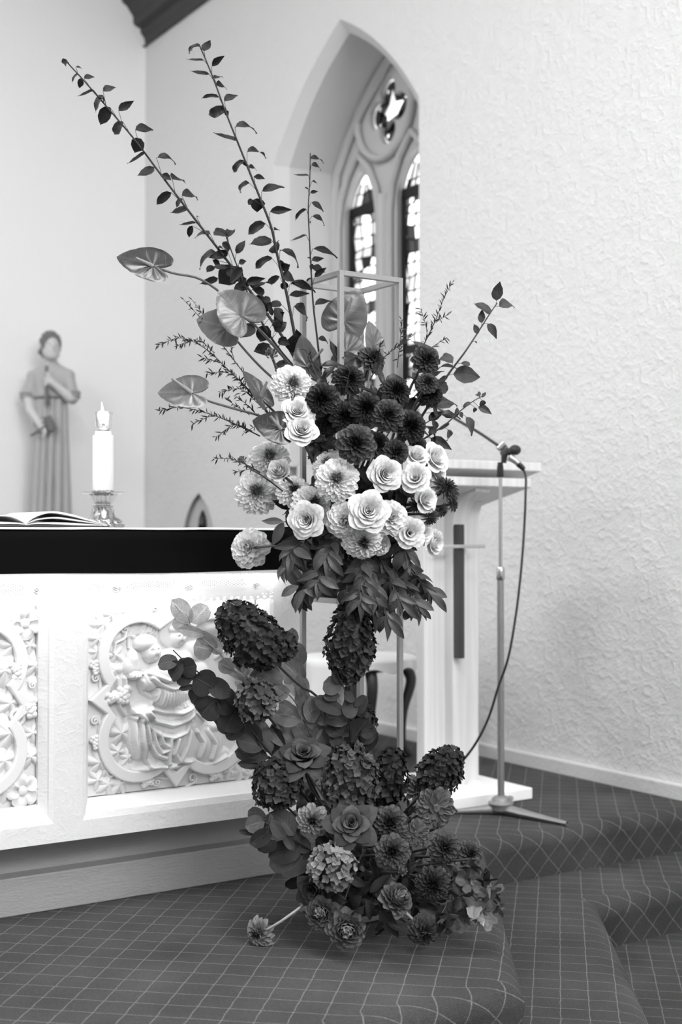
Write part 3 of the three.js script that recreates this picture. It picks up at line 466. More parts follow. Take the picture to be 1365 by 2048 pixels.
// ---------- draped stool ----------
{
  const c = at(718, 1312, 5.68), top = c.y; c.y = 0;
  const s = thing('stool', 'round dark stool with curved legs behind the metal frame', 'stool', c);
  const dk = mat(48, { roughness: 0.4 });
  part('seat', lathe([[0, top - 0.05], [0.235, top - 0.05], [0.24, top - 0.03], [0.24, top - 0.012], [0.22, top - 0.008], [0, top - 0.008]], 40), dk, s);
  for (let i = 0; i < 4; i++) { const a = i * PI / 2 + 0.35, x = cos(a), z = sin(a); part('leg', tube([V(x * 0.2, top - 0.04, z * 0.2), V(x * 0.235, top - 0.1, z * 0.235), V(x * 0.2, top * 0.45, z * 0.2), V(x * 0.2, 0.06, z * 0.2), V(x * 0.235, 0.012, z * 0.235)], 0.026, 0.015, 24, 10), dk, s); }
  solo('stool_cloth', merge([surf(80, 22, (u, v, t) => { const a = u * 2 * PI, left = ss(-0.15, 0.7, -(cos(a) * CX.x + sin(a) * CX.z)), drop = 0.045 + 0.115 * left + 0.012 * sin(a * 9), R = 0.248; if (v < 0.6) { const r = R * v / 0.6; t.set(r * cos(a), top + 0.004 - 0.004 * (v / 0.6) ** 6, r * sin(a)); } else { const k = (v - 0.6) / 0.4; const rr = R + 0.006 + 0.012 * k * (0.5 + 0.5 * sin(a * 13)) * (0.4 + left); t.set(rr * cos(a), top - 0.002 - drop * k, rr * sin(a)); } })]).translate(c.x, 0, c.z), clothW, 'white cloth draped over the round stool, hanging lower at its left', 'cloth');
  const k = at(648, 1420, 6.15);
  solo('dark_box', box(k.x - 0.13, k.x + 0.13, 0.001, 0.34, k.z - 0.1, k.z + 0.1, 0.012), mat(58, { roughness: 0.6 }), 'dark box standing low under the draped stool', 'box');
}
// ---------- lectern ----------
{
  const cx = 3.04, za = -3.90, zc = -3.925, woodT = tex(512, (u, v) => 0.83 + 0.06 * fbm(u, v * 0.12, 24, 3, 8) + 0.015 * sin((u * 14 + fbm(u, v * 0.2, 4, 3, 2) * 5) * 2 * PI), true);
  const w = mat(255, { map: rep(woodT, 2.2, 0.8), roughness: 0.45 }); w.color.setScalar(1.0);
  const L = thing('lectern', 'pale wooden lectern of two crossing boards with a sloping top beside the right wall', 'lectern', V(cx, 0, zc));
  const pl = (g) => planar(g.translate(-cx, 0, -zc), V(1, 0, 0.31), AY);
  part('base', pl(box(cx - 0.2, cx + 0.2, 0.001, 0.042, -4.17, -3.675, 0.004)), mat(250, { roughness: 0.5 }), L);  // base whiter than the boards, standing in for light from above
  // side silhouette: straight stem, concave flare to the tray
  const flare = (hw, HW, y1, yt) => { const R = [[hw, 0.04], [hw, 0.5]]; for (let i = 0; i <= 14; i++) { const t = i / 14 * PI / 2; R.push([HW - (HW - hw) * cos(t), yt - 0.14 + 0.14 * sin(t)]); } R.push([HW, yt + 0.02]); return [...R, ...R.map(([x, y]) => [-x, y]).reverse()]; };
  part('cross_board', pl(extrude(flare(0.125, 0.2, 1.15, 1.135), 0.042, { bevel: 0.004 }).translate(cx, 0, za - 0.046)), w, L);
  part('long_board', pl(extrude(flare(0.07, 0.205, 1.15, 1.135), 0.06, { bevel: 0.004 }).rotateY(PI / 2).translate(cx - 0.03, 0, zc)), w, L);
  const slope = (g) => g.translate(0, 0, 0.25).rotateX(0.24).translate(0, 0, -0.25 + 0);
  const tray = box(-0.2, 0.2, 1.15, 1.182, -0.255, 0.245, 0.003), desk = box(-0.25, 0.25, 1.21, 1.242, -0.33, 0.247, 0.003), bar = box(-0.16, 0.16, 1.18, 1.212, -0.2, 0.12);
  const sl = (g) => { const p = g.attributes.position; for (let i = 0; i < p.count; i++) p.setY(i, p.getY(i) + (p.getZ(i) - 0.245) * 0.22); g.computeVertexNormals(); return planar(g, AX, AZ); };
  part('tray', sl(tray), w, L); part('desk_top', sl(desk), w, L); part('spacer', sl(bar), w, L);
  part('ledge', sl(box(-0.25, 0.25, 1.24, 1.26, -0.34, -0.31, 0.003)), w, L);
  const c = thing('cross', 'dark wooden cross with a thin pale crossbar fixed to the lectern front', 'cross', V(cx - 0.022, 0.5, -3.822));
  part('upright', box(-0.0125, 0.0125, 0.018, 0.513, -0.024, 0.012, 0.004), mat(58, { roughness: 0.4 }), c);
  part('crossbar', box(-0.1, 0.1, 0.425, 0.438, 0.008, 0.026, 0.003), mat(178, { roughness: 0.35 }), c);
}
// ---------- microphone stand ----------
{
  const base = V(2.968, 0, -3.532), chrome = mat(190, { metalness: 0.95, roughness: 0.22 }), worn = mat(150, { metalness: 0.7, roughness: 0.42, bumpMap: rep(plasterB, 1, 3), bumpScale: 0.002 }), blk = mat(26, { roughness: 0.45 }), iron = mat(140, { roughness: 0.5, metalness: 0.4 });
  const m = thing('microphone_stand', 'worn chrome microphone stand on three iron feet beside the lectern', 'microphone stand', base);
  part('hub', lathe([[0, 0.014], [0.034, 0.014], [0.038, 0.02], [0.038, 0.034], [0.044, 0.038], [0.044, 0.044], [0.031, 0.048], [0.033, 0.055], [0.026, 0.062], [0.014, 0.067], [0, 0.067]], 32), iron, m);
  for (const [px, py] of [[1135, 1648], [905, 1624], [1030, 1585]]) { const e = onY(px, py, 0.008).sub(base); part('foot', surf(8, 12, (u, v, t) => { const a = u * 2 * PI, d = V(e.x, 0, e.z), s = V(-d.z, 0, d.x).normalize(), w = lerp(0.024, 0.009, v) * (v > 0.3 && v < 0.36 ? 1.15 : 1), h = lerp(0.022, 0.007, Math.pow(v, 0.7)); t.copy(d).multiplyScalar(v).addScaledVector(s, w * cos(a)); t.y = Math.max(0.002, h + 0.003 + h * sin(a)); }), iron, m); }
  part('lower_pole', lathe([[0.0118, 0.05], [0.0118, 0.83], [0.009, 0.832]], 20), worn, m, 'worn lower pole with flaking finish');
  part('clutch', lathe([[0.008, 0.815], [0.0145, 0.817], [0.0155, 0.83], [0.0155, 0.848], [0.013, 0.86], [0.0075, 0.863]], 10), chrome, m);
  part('upper_pole', lathe([[0.0066, 0.85], [0.0066, 1.2], [0, 1.2]], 16), chrome, m);
  part('clip_adapter', lathe([[0.0068, 1.175], [0.0125, 1.177], [0.0115, 1.21], [0.009, 1.228], [0, 1.228]], 16), blk, m);
  const Q = (px, py, d = 4.55) => at(px, py, d).sub(base);
  part('boom_arm', tube([Q(1000, 893), Q(960, 866), Q(912, 838), Q(860, 806, 4.6)], 0.0055, 0.005, 12, 8), mat(60, { roughness: 0.4, metalness: 0.5 }), m);
  part('boom_clamp', merge([tube([Q(998, 900), Q(1010, 888)], 0.014, 0.016, 4, 10), tube([Q(1004, 906), Q(1012, 893)], 0.012, 0.012, 4, 8)]), chrome, m);
  const mic = thing('microphone', 'small black microphone with silver body clipped on the stand', 'microphone', at(1022, 905, 4.53));
  const R = (px, py, d = 4.53) => at(px, py, d).sub(mic.position);
  part('clip', merge([tube([R(1006, 912), R(1016, 900)], 0.013, 0.013, 4, 10), tube([R(1008, 926), R(1010, 905)], 0.009, 0.012, 4, 8)]), blk, mic);
  part('grille', merge([new THREE.SphereGeometry(0.018, 18, 12).scale(1.25, 1, 1).applyMatrix4(M4().setPosition(R(1031, 900))), tube([R(1014, 905), R(1031, 900)], 0.011, 0.016, 4, 12)]), mat(34, { roughness: 0.6 }), mic);
  part('body', tube([R(1019, 914), R(1029, 920), R(1041, 930)], 0.014, 0.0095, 10, 12), mat(200, { metalness: 0.7, roughness: 0.3 }), mic);
  part('plug', tube([R(1037, 927), R(1049, 939)], 0.011, 0.008, 4, 12), blk, mic);
  solo('microphone_cable', tube([[1047, 937, 4.53], [1052, 952, 4.52], [1052, 985, 4.5], [1049, 1060, 4.48], [1042, 1150, 4.45], [1031, 1240, 4.42], [1016, 1320, 4.4], [998, 1372, 4.4], [976, 1440, 4.4], [950, 1490, 4.4], [924, 1524, 4.42], [904, 1545, 4.46], [890, 1580, 4.5], [905, 1612, 4.47], [914, 1622, 4.44]].map((a) => at(...a)), 0.0042, 0.0042, 90, 8), mat(22, { roughness: 0.5 }), 'black cable hanging in a curve from the microphone past the stand pole', 'cable');
}
// ---------- metal flower frame ----------
const FX0 = 1.776, FX1 = 1.957, FZ0 = -2.905, FZ1 = -2.726, FT = 1.632, FM = 0.808;
{
  const st = mat(150, { metalness: 0.3, roughness: 0.35 }), o = V((FX0 + FX1) / 2, 0, (FZ0 + FZ1) / 2), w = 0.0066;
  const f = thing('metal_frame', 'tall slim open metal flower stand of square tubes rising through the bouquet', 'flower stand', o);
  const b = (x0, x1, y0, y1, z0, z1) => box(x0, x1, y0, y1, z0, z1, 0.0012).translate(-o.x, 0, -o.z);
  for (const x of [FX0, FX1]) for (const z of [FZ0, FZ1]) part('leg', b(x - w, x + w, 0, FT, z - w, z + w), st, f);
  for (const y of [FT - w, FM, 0.012]) {
    for (const z of [FZ0, FZ1]) part('crossbar', b(FX0 + w, FX1 - w, y - w, y + w, z - w, z + w), st, f);
    for (const x of [FX0, FX1]) part('crossbar', b(x - w, x + w, y - w, y + w, FZ0 + w, FZ1 - w), st, f);
  }
  part('shelf', b(FX0, FX1, FM - 0.004, FM + 0.004, FZ0, FZ1), mat(220, { roughness: 0.3, metalness: 0.3 }), f);
  const foam = mat(40, { roughness: 1, bumpMap: rep(plasterB, 4), bumpScale: 0.006 });
  solo('floral_foam', box(FX0 + 0.012, FX1 - 0.012, FM + 0.006, 1.13, FZ0 + 0.012, FZ1 - 0.012, 0.012), foam, 'dark foam block inside the frame holding the upper bouquet stems', 'foam');
  solo('floral_foam', box(FX0 + 0.02, FX1 - 0.02, 0.004, 0.20, FZ0 + 0.02, FZ1 - 0.02, 0.012), foam, 'dark foam block on the carpet holding the lower bouquet stems', 'foam');
}
// glowing ceiling and window panels, all unseen, placed to light the room
{
  const glow = mat(255, { emissive: new THREE.Color(1, 1, 1), emissiveIntensity: 4 }), fr = mat(200);
  const name = ['above the platform beside the altar', 'above the steps in front of the altar', 'above the sanctuary behind the altar'];
  CEIL.forEach(([x, z], i) => { const l = thing('unseen_ceiling_light', 'unseen square ceiling light panel ' + name[i], 'lamp', V(x, 5.1, z)); part('frame', box(-0.8, 0.8, 0, 0.1, -0.8, 0.8, 0.01), fr, l); part('lamp_diffuser', box(-0.75, 0.75, -0.008, 0.002, -0.75, 0.75), glow, l); });
  for (const [i, y, z, w, h] of [[3, 3.1, -4.3, 0.9, 1.5]]) { const g = new THREE.Group(); g.name = 'window_' + i; g.userData.kind = 'structure'; scene.add(g); struct('unseen_window_frame', box(-4.46, -4.41, y - h / 2 - 0.08, y + h / 2 + 0.08, z - w / 2 - 0.08, z + w / 2 + 0.08, 0.01), fr, g); struct('unseen_window_glow', box(-4.42, -4.4, y - h / 2, y + h / 2, z - w / 2, z + w / 2), glow, g); }  // unseen window on the left wall, placed to light the right wall
  const g = new THREE.Group(); g.name = 'window_4'; g.userData.kind = 'structure'; scene.add(g);  // unseen window on the front wall, placed to light the flowers
  struct('unseen_window_frame', box(-2.0, 1.2, 2.7, 5.1, 3.95, 4.01, 0.01), fr, g); struct('unseen_window_glow', box(-1.9, 1.1, 2.8, 5.0, 3.935, 3.96), glow, g);
}
// ---------- plant materials and shapes ----------
const veins = tex(256, (u, v) => { const x = Math.abs(u - 0.5) * 2, m = ss(0.06, 0.02, x), s = (v - x * 0.28) * 9, f = Math.abs(s - Math.round(s)), sv = ss(0.14, 0.03, f) * ss(1, 0.2, x); return 0.45 + 0.4 * m + 0.28 * sv + 0.12 * (fbm(u, v, 12, 3, 3) - 0.5); });
const veinMap = tex(256, (u, v) => { const x = Math.abs(u - 0.5) * 2, m = ss(0.05, 0.015, x), s = (v - x * 0.28) * 9, f = Math.abs(s - Math.round(s)), sv = ss(0.1, 0.02, f) * ss(1, 0.3, x); return 0.74 + 0.22 * m + 0.1 * sv + 0.2 * (fbm(u, v, 7, 3, 13) - 0.5); }, true);
const veinSoft = tex(256, (u, v) => { const x = Math.abs(u - 0.5) * 2, m = ss(0.035, 0.01, x), s = (v - x * 0.35) * 6, f = Math.abs(s - Math.round(s)), sv = ss(0.06, 0.02, f) * ss(0.9, 0.2, x); return 0.82 + 0.12 * m + 0.06 * sv + 0.22 * (fbm(u, v, 6, 3, 13) - 0.5); }, true);
const streak = tex(256, (u, v) => 0.93 + 0.14 * (fbm(u, v * 0.06, 20, 2, 9) - 0.5) + 0.08 * (v - 0.5), true);
const leafM = {}, LM = (g, o = {}) => leafM[g + JSON.stringify(o)] ??= mat(g, { map: veinMap, bumpMap: veins, bumpScale: 0.0012, roughness: 0.5, specularIntensity: 0.45, transmission: 0.12, ...o });
const petM = {}, PM = (g, tr = 0.12, r = 0.75) => petM[g + '_' + tr] ??= mat(g, { map: streak, roughness: r, transmission: tr, specularIntensity: 0.35 });
const stemM = {}, SM = (g) => stemM[g] ??= mat(g, { roughness: 0.55 });
// a leaf: length 1 along y, upper side towards +z
function leafG(w, { base = 0.75, tip = 1.2, bend = 0.6, fold = 0.35, wave = 0, twist = 0, nu = 4, nv = 8, serr = 0 } = {}) {
  const pk = Math.pow(base / (base + tip), base) * Math.pow(tip / (base + tip), tip);
  return surf(nu * 2, nv, (u, v, t) => {
    const s = 2 * u - 1, ww = w * 0.5 * (v <= 0 ? 0.02 : Math.max(0.02, Math.pow(v, base) * Math.pow(1 - v, tip) / pk)) * (1 + serr * ((Math.round(v * nv) % 2) - 0.5)), a = bend * v;
    const y = bend ? sin(a) / bend : v, z = bend ? -(1 - cos(a)) / bend : 0;
    const x = s * ww * cos(fold), zz = Math.abs(s) * ww * sin(fold) + wave * sin(v * 9 + s * 1.4) * 0.06 * Math.abs(s);
    t.set(x, y + zz * sin(a), z + zz * cos(a)); if (twist) t.applyAxisAngle(AY, twist * v);
  });
}
const LG = {
  plum: [leafG(0.46, { bend: 0.9, fold: 0.3, wave: 0.5, serr: 0.06 }), leafG(0.44, { bend: -0.5, fold: 0.45, wave: 0.4, twist: 0.5, serr: 0.06 }), leafG(0.5, { bend: 1.5, fold: 0.25, wave: 0.7, twist: -0.5, serr: 0.06 })],
  round: [leafG(0.72, { base: 0.55, tip: 0.5, bend: 0.35, fold: 0.12, wave: 0.2 }), leafG(0.68, { base: 0.6, tip: 0.55, bend: -0.3, fold: 0.2, wave: 0.25 }), leafG(0.7, { base: 0.55, tip: 0.6, bend: 0.7, fold: 0.3, wave: 0.3, twist: 0.25 })],
  lance: [leafG(0.3, { base: 0.9, tip: 1.1, bend: 0.9, fold: 0.35 }), leafG(0.32, { base: 0.9, tip: 1.2, bend: 1.5, fold: 0.3, twist: 0.4 }), leafG(0.28, { base: 0.9, tip: 1.2, bend: 0.3, fold: 0.5, twist: -0.4 })],
  needle: [leafG(0.2, { bend: 0.3, fold: 0.3, nu: 1, nv: 4 }), leafG(0.17, { bend: -0.3, fold: 0.2, nu: 1, nv: 4 })],
};
const basis = (y, zHint) => { const Y = y.clone().normalize(), X = Y.clone().cross(zHint).normalize(), Z = X.clone().cross(Y).normalize(); return new THREE.Quaternion().setFromRotationMatrix(M4().makeBasis(X, Y, Z)); };
function addLeaf(parent, g, m, from, to, hint, wide = 1, name = 'leaf') {       // from, to in the parent's own axes (parents are not turned)
  const d = to.clone().sub(from), l = d.length(), o = part(name, g, m, parent);
  o.position.copy(from); o.quaternion.copy(basis(d, hint)); o.scale.set(l * wide, l, l); return o;
}
// depth of the bouquet's surface at a pixel: two rounded masses about the frame
const upD = (px, py, off = 0) => 3.37 - Math.sqrt(Math.max(0, 0.26 ** 2 - ((px - 705) / FP * 3.3) ** 2)) * ss(560, 800, py) * 0.95 + off;
const loD = (px, py, off = 0) => { const c = 3.37 - Math.sqrt(Math.max(0, 0.27 ** 2 - ((px - 715) / FP * 3.3) ** 2)) * ss(1420, 1760, py) * 0.95; return c + off; };
const CORE_U = V((FX0 + FX1) / 2, 1.0, (FZ0 + FZ1) / 2), CORE_L = V((FX0 + FX1) / 2, 0.12, (FZ0 + FZ1) / 2);
const view = (x, y, z) => CX.clone().multiplyScalar(x).addScaledVector(CY, y).addScaledVector(CZ, z);
// ---------- flowers ----------
function petalG(L, w, { cup = 0.8, bend = 0.3, base = 0.8, tip = 0.55, nu = 4, nv = 5, point = 0 } = {}) {
  const pk = Math.pow(base / (base + tip), base) * Math.pow(tip / (base + tip), tip);
  return surf(nu, nv, (u, v, t) => {
    const s = 2 * u - 1, vv = Math.min(v, 0.992), W0 = w * 0.5 * Math.max(0.12 * (1 - v), Math.pow(Math.max(vv, 0.001), base) * Math.pow(1 - vv, tip) / pk), a = bend * v, c = cup;
    const x = W0 * sin(s * c) / c, zz = W0 * (1 - cos(s * c)) / c, y = (bend ? sin(a) / bend : v) * L * (1 - point * s * s * v), z = (bend ? (1 - cos(a)) / bend : 0) * L;
    t.set(x, y - zz * sin(a) * 0.6, z + zz * cos(a));
  });
}
const golden = 2.399963;
function dahliaProto(R, n, o) {                                       // faces +z; a dome of petals, the inner florets one part, the others single petals
  const g = new THREE.Group(), m = o.mats, inner = [], sets = o.sets ?? [petalG(1, 1, { cup: 1.5, bend: 0.5, base: 0.7, tip: 0.5 }), petalG(1, 1, { cup: 1.2, bend: 0.15, base: 0.75, tip: 0.45 }), petalG(1, 1, { cup: 0.9, bend: -0.35, base: 0.8, tip: 0.42 }), petalG(1, 1, { cup: 0.7, bend: -0.6, base: 0.8, tip: 0.42 })];
  const nIn = Math.floor(n * (o.inner ?? 0.3) * 0.4), dome = o.dome ?? 0.4;
  for (let i = 0; i < n; i++) {
    const t = (i + 0.5) / n, a = i * golden + rnd(-0.14, 0.14), q = Math.pow(t, o.qp ?? 0.5) * rnd(0.96, 1.03), rad = V(cos(a), sin(a), 0);
    const tip = rad.clone().multiplyScalar(R * q).add(V(0, 0, R * (dome * (1 - Math.pow(q, 2.2)) - (o.drop ?? 0.1) * q * q + rnd(-0.03, 0.03)))), root = rad.clone().multiplyScalar(R * q * (o.root ?? 0.22)).add(V(0, 0, R * lerp(dome * 0.25, -0.12, q)));
    const d = tip.clone().sub(root), L = d.length(), nrm = rad.clone().multiplyScalar(-cos(q * 1.3) - 0.15).addScaledVector(AZ, 0.25 + q), w = R * lerp(o.w0 ?? 0.13, o.w1 ?? 0.36, q) * rnd(0.9, 1.1);
    const k = cl(Math.floor(q * sets.length), 0, sets.length - 1), Q = basis(d, nrm);
    if (i < nIn) inner.push(sets[k].clone().applyMatrix4(M4().compose(root, Q, V(w, L, L))));
    else { const x = part('petal', sets[k], m[cl(Math.floor(q * m.length + rnd(-0.35, 0.35)), 0, m.length - 1)], g); x.position.copy(root); x.quaternion.copy(Q); x.scale.set(w, L, L); }
  }
  if (inner.length) part('flower_center', merge(inner), o.center ?? m[0], g);
  part('flower_base', lathe([[0, -R * 0.34], [R * 0.1, -R * 0.32], [R * 0.22, -R * 0.18], [R * 0.2, -R * 0.06], [0, R * 0.04]], 10).rotateX(PI / 2), SM(o.calyx ?? 95), g);
  return g;
}
function roseProto(R, mats, o = {}) {
  const g = new THREE.Group(), rings = o.rings ?? [[0.05, 2, 4.2, 0, 0.8], [0.13, 2, 4.0, 0.01, 0.86], [0.22, 3, 3.0, 0.03, 0.91], [0.32, 3, 2.9, 0.06, 0.93], [0.43, 4, 2.4, 0.1, 0.9], [0.55, 4, 2.3, 0.18, 0.82], [0.68, 5, 1.95, 0.32, 0.68], [0.78, 5, 1.85, 0.48, 0.5]];
  rings.forEach(([r, n, span, open, h], k) => {
    for (let i = 0; i < n; i++) {
      const a0 = (i / n) * 2 * PI + k * 0.9 + rnd(-0.15, 0.15), hh = R * (h + rnd(-0.03, 0.03)), lip = (o.lip ?? 0.6) * (0.4 + k / rings.length), pt = o.point ?? 0.13;
      const q = surf(8, 7, (u, v, t) => {
        const s = 2 * u - 1, edge = 1 - 0.2 * Math.pow(Math.abs(s), 3) - pt * (0.5 + k / rings.length) * Math.abs(s), vv = v * edge, a = a0 + s * span / 2 * (0.45 + 0.55 * Math.pow(v, 0.5)) , curl = Math.pow(cl((vv - 0.6) / 0.4), 2);
        const rr = R * r * (0.35 + 0.65 * Math.pow(vv, 0.55)) + R * open * 0.55 * vv * vv + R * 0.16 * lip * curl + R * 0.012 * s * (k > 0 ? 1.5 : 3);
        t.set(rr * cos(a), rr * sin(a), -R * 0.35 + hh * vv * (1 - 0.25 * open * vv) - R * 0.09 * lip * curl * 2);
      });
      part('petal', q, mats[k % mats.length], g);
    }
  });
  const se = []; for (let i = 0; i < 5; i++) { const a = i / 5 * 2 * PI, d = V(cos(a) * 0.9, sin(a) * 0.9, -0.35), lf = leafG(0.3, { bend: 0.8 }); se.push(lf.applyMatrix4(M4().compose(V(0, 0, -R * 0.42), basis(d, V(cos(a), sin(a), 1)), V(R * 0.7, R * 0.7, R * 0.7)))); }
  part('sepals', merge([...se, lathe([[0, -R * 0.62], [R * 0.12, -R * 0.6], [R * 0.19, -R * 0.48], [R * 0.2, -R * 0.33], [0, -R * 0.25]], 10).rotateX(PI / 2)]), LM(96), g);
  return g;
}
const protos = {}, GROW = { whiteRose: 1.08, bud: 1.1, lisianthus: 1.0, greyRose: 1.0, darkRose: 1.0, smallBud: 1.0, aster: 1.1, ball: 1.08 };
const PROTO = {
  whiteDahlia: () => dahliaProto(1, 130, { mats: [PM(236, 0.07), PM(253, 0.08), PM(255, 0.08), PM(255, 0.08)], center: PM(160, 0.1), w1: 0.4 }),
  whiteLoose: () => dahliaProto(1, 62, { mats: [PM(244, 0.07), PM(254, 0.08), PM(255, 0.08)], center: PM(212, 0.15), w0: 0.3, w1: 0.62, inner: 0.12, dome: 0.5 }),
  paleDahlia: () => dahliaProto(1, 110, { mats: [PM(196, 0.07), PM(240, 0.08), PM(250, 0.08)], center: PM(104, 0.1), w1: 0.38 }),
  darkDahlia: () => dahliaProto(1, 100, { mats: [PM(46, 0.05), PM(54, 0.06), PM(64, 0.08), PM(70, 0.08)], center: PM(36, 0.03), w0: 0.12, w1: 0.36, inner: 0.3, dome: 0.45 }),
  darkLoose: () => dahliaProto(1, 64, { mats: [PM(54, 0.05), PM(72, 0.08), PM(84, 0.1)], center: PM(38, 0.04), w0: 0.14, w1: 0.46, inner: 0.24 }),
  midDahlia: () => dahliaProto(1, 68, { mats: [PM(56, 0.06), PM(78, 0.1), PM(92, 0.1)], center: PM(42, 0.04), w0: 0.16, w1: 0.48, inner: 0.26, dome: 0.45 }),
  lightMid: () => dahliaProto(1, 66, { mats: [PM(84, 0.08), PM(138, 0.15), PM(158, 0.15)], center: PM(46, 0.04), w0: 0.16, w1: 0.46, inner: 0.24 }),
  ball: () => dahliaProto(1, 64, { mats: [PM(134, 0.1), PM(124, 0.1), PM(110, 0.1)], center: PM(120, 0.1), w0: 0.36, w1: 0.62, inner: 0.1, dome: 1.0, drop: 0.35, root: 0.3, sets: [petalG(1, 1, { cup: 1.2, bend: 0.9, base: 0.7, tip: 0.4 }), petalG(1, 1, { cup: 1.1, bend: 0.7, base: 0.7, tip: 0.4 }), petalG(1, 1, { cup: 1.0, bend: 0.6, base: 0.7, tip: 0.4 })] }),
  open: () => { const g = dahliaProto(1, 34, { mats: [PM(80, 0.08), PM(104, 0.1)], inner: 0, qp: 0.25, dome: 0.16, drop: 0.12, w0: 0.42, w1: 0.5, sets: [petalG(1, 1, { cup: 1.1, bend: 0.15, tip: 0.35 }), petalG(1, 1, { cup: 1.0, bend: -0.25, tip: 0.35 })] }); const s = []; for (let i = 0; i < 34; i++) { const a = i * golden, r = 0.13 * Math.sqrt(i / 34); s.push(tube([V(r * cos(a), r * sin(a), 0.02), V(r * 1.25 * cos(a), r * 1.25 * sin(a), 0.2 + 0.04 * sin(i * 5))], 0.014, 0.02, 2, 5)); } part('stamens', merge(s), SM(196), g); return g; },
  whiteRose: () => roseProto(1, [PM(226, 0.02), PM(234, 0.03), PM(238, 0.04)]),
  bud: () => roseProto(1, [PM(244, 0.1)], { rings: [[0.12, 3, 2.6, 0.02, 1.3], [0.26, 3, 2.3, 0.04, 1.35], [0.42, 4, 2.0, 0.08, 1.3], [0.58, 4, 1.8, 0.14, 1.15], [0.7, 5, 1.6, 0.35, 0.95]], lip: 0.3 }),
  lisianthus: () => roseProto(1, [PM(246, 0.15)], { rings: [[0.2, 4, 2.2, 0.06, 1.25], [0.42, 5, 1.9, 0.15, 1.3], [0.62, 5, 1.7, 0.35, 1.2], [0.8, 5, 1.5, 0.6, 0.95]], lip: 0.8, point: 0.02 }),
  greyRose: () => roseProto(1, [PM(62, 0.06), PM(76, 0.06), PM(90, 0.08)], { rings: [[0.05, 2, 4.2, 0, 0.85], [0.13, 2, 4.0, 0.01, 0.9], [0.21, 3, 3.2, 0.03, 0.94], [0.3, 3, 3.0, 0.06, 0.94], [0.4, 3, 2.7, 0.12, 0.88], [0.5, 4, 2.2, 0.24, 0.78], [0.6, 4, 1.9, 0.5, 0.66], [0.66, 5, 1.7, 0.85, 0.48]], lip: 1.3, point: 0.2 }),
  darkRose: () => roseProto(1, [PM(52, 0.05), PM(60, 0.05)], { lip: 1.1, point: 0.25 }),
  aster: () => dahliaProto(1, 60, { mats: [PM(84, 0.1), PM(104, 0.12)], center: PM(60, 0.06), w0: 0.1, w1: 0.17, inner: 0.2, dome: 0.55, sets: [petalG(1, 1, { cup: 1, bend: 0.3, base: 0.8, tip: 0.9 }), petalG(1, 1, { cup: 0.8, bend: -0.2, base: 0.8, tip: 0.9 })] }),
  smallBud: () => dahliaProto(1, 34, { mats: [PM(150, 0.12), PM(132, 0.1)], w0: 0.25, w1: 0.5, dome: 1.1, drop: 0.1, root: 0.5, inner: 0.3, sets: [petalG(1, 1, { cup: 1.2, bend: 0.8, base: 0.7, tip: 0.5 })] }),
};
const GROUPS = { white_dahlia: 'white and pale dahlias of the upper bouquet', white_rose: 'white roses of the upper bouquet', spray_rose: 'small white cup flowers at the right of the upper bouquet', spiky_flower: 'spiky grey flowers at the right of the upper bouquet', dark_dahlia: 'dark dahlias of the arrangement', grey_dahlia: 'grey dahlias of the lower bouquet', ball_dahlia: 'ball dahlias of the lower bouquet', grey_rose: 'grey roses of the lower bouquet', dahlia_bud: 'dahlia buds', plum_branch: 'dark leafy branches', fine_leaf_spray: 'fine-leaved sprays', anthurium: 'anthuriums', leaf_spray: 'drooping leaf sprays', dark_sprig: 'dark leafy filler sprigs', hydrangea: 'hydrangeas of the lower bouquet', smoke_bush_stem: 'smoke-bush stems', leafy_sprig: 'leafy sprigs', floral_foam: 'floral foam blocks', unseen_ceiling_light: 'unseen ceiling light panels' };
function flower(kind, name, px, py, r, fx, fy, depth, core, label, category, o = {}) {
  seed(Math.round(px * 31 + py * 7));
  if (!protos[kind]) { seed(kind.length * 97 + kind.charCodeAt(0)); protos[kind] = PROTO[kind](); }
  const g = protos[kind].clone(), R = r / FP * depth, face = view(fx, fy, Math.sqrt(Math.max(0.06, 1 - fx * fx - fy * fy))).normalize();
  g.name = numbered(name); scene.add(g); g.position.copy(at(px, py, depth)).addScaledVector(face, -R * 0.1);
  g.quaternion.setFromUnitVectors(AZ, face).multiply(new THREE.Quaternion().setFromAxisAngle(AZ, rnd(0, 6.28)));
  g.scale.setScalar(R * (o.grow ?? GROW[kind] ?? 1.14)); g.userData = { label, category: category ?? 'flower' }; const gr = o.group ?? GROUPS[name]; if (gr) g.userData.group = gr;
  if (core) {                                                        // the stem, in the flower's own axes
    g.updateMatrixWorld(true); const a = g.position.clone().addScaledVector(face, -R * 0.25), b = a.clone().addScaledVector(face, -R * 0.9).lerp(core, 0.12), c = core.clone().add(V(rnd(-0.04, 0.04), rnd(-0.03, 0.03), rnd(-0.04, 0.04)));
    part('stem', tube((o.path ? [a, ...o.path, c] : [a, b, c]).map((p) => g.worldToLocal(p.clone())), (o.stem ?? 0.0035) / g.scale.x, (o.stem ?? 0.0035) / g.scale.x, 12, 6), SM(o.stemTone ?? 70), g);
  }
  return g;
}
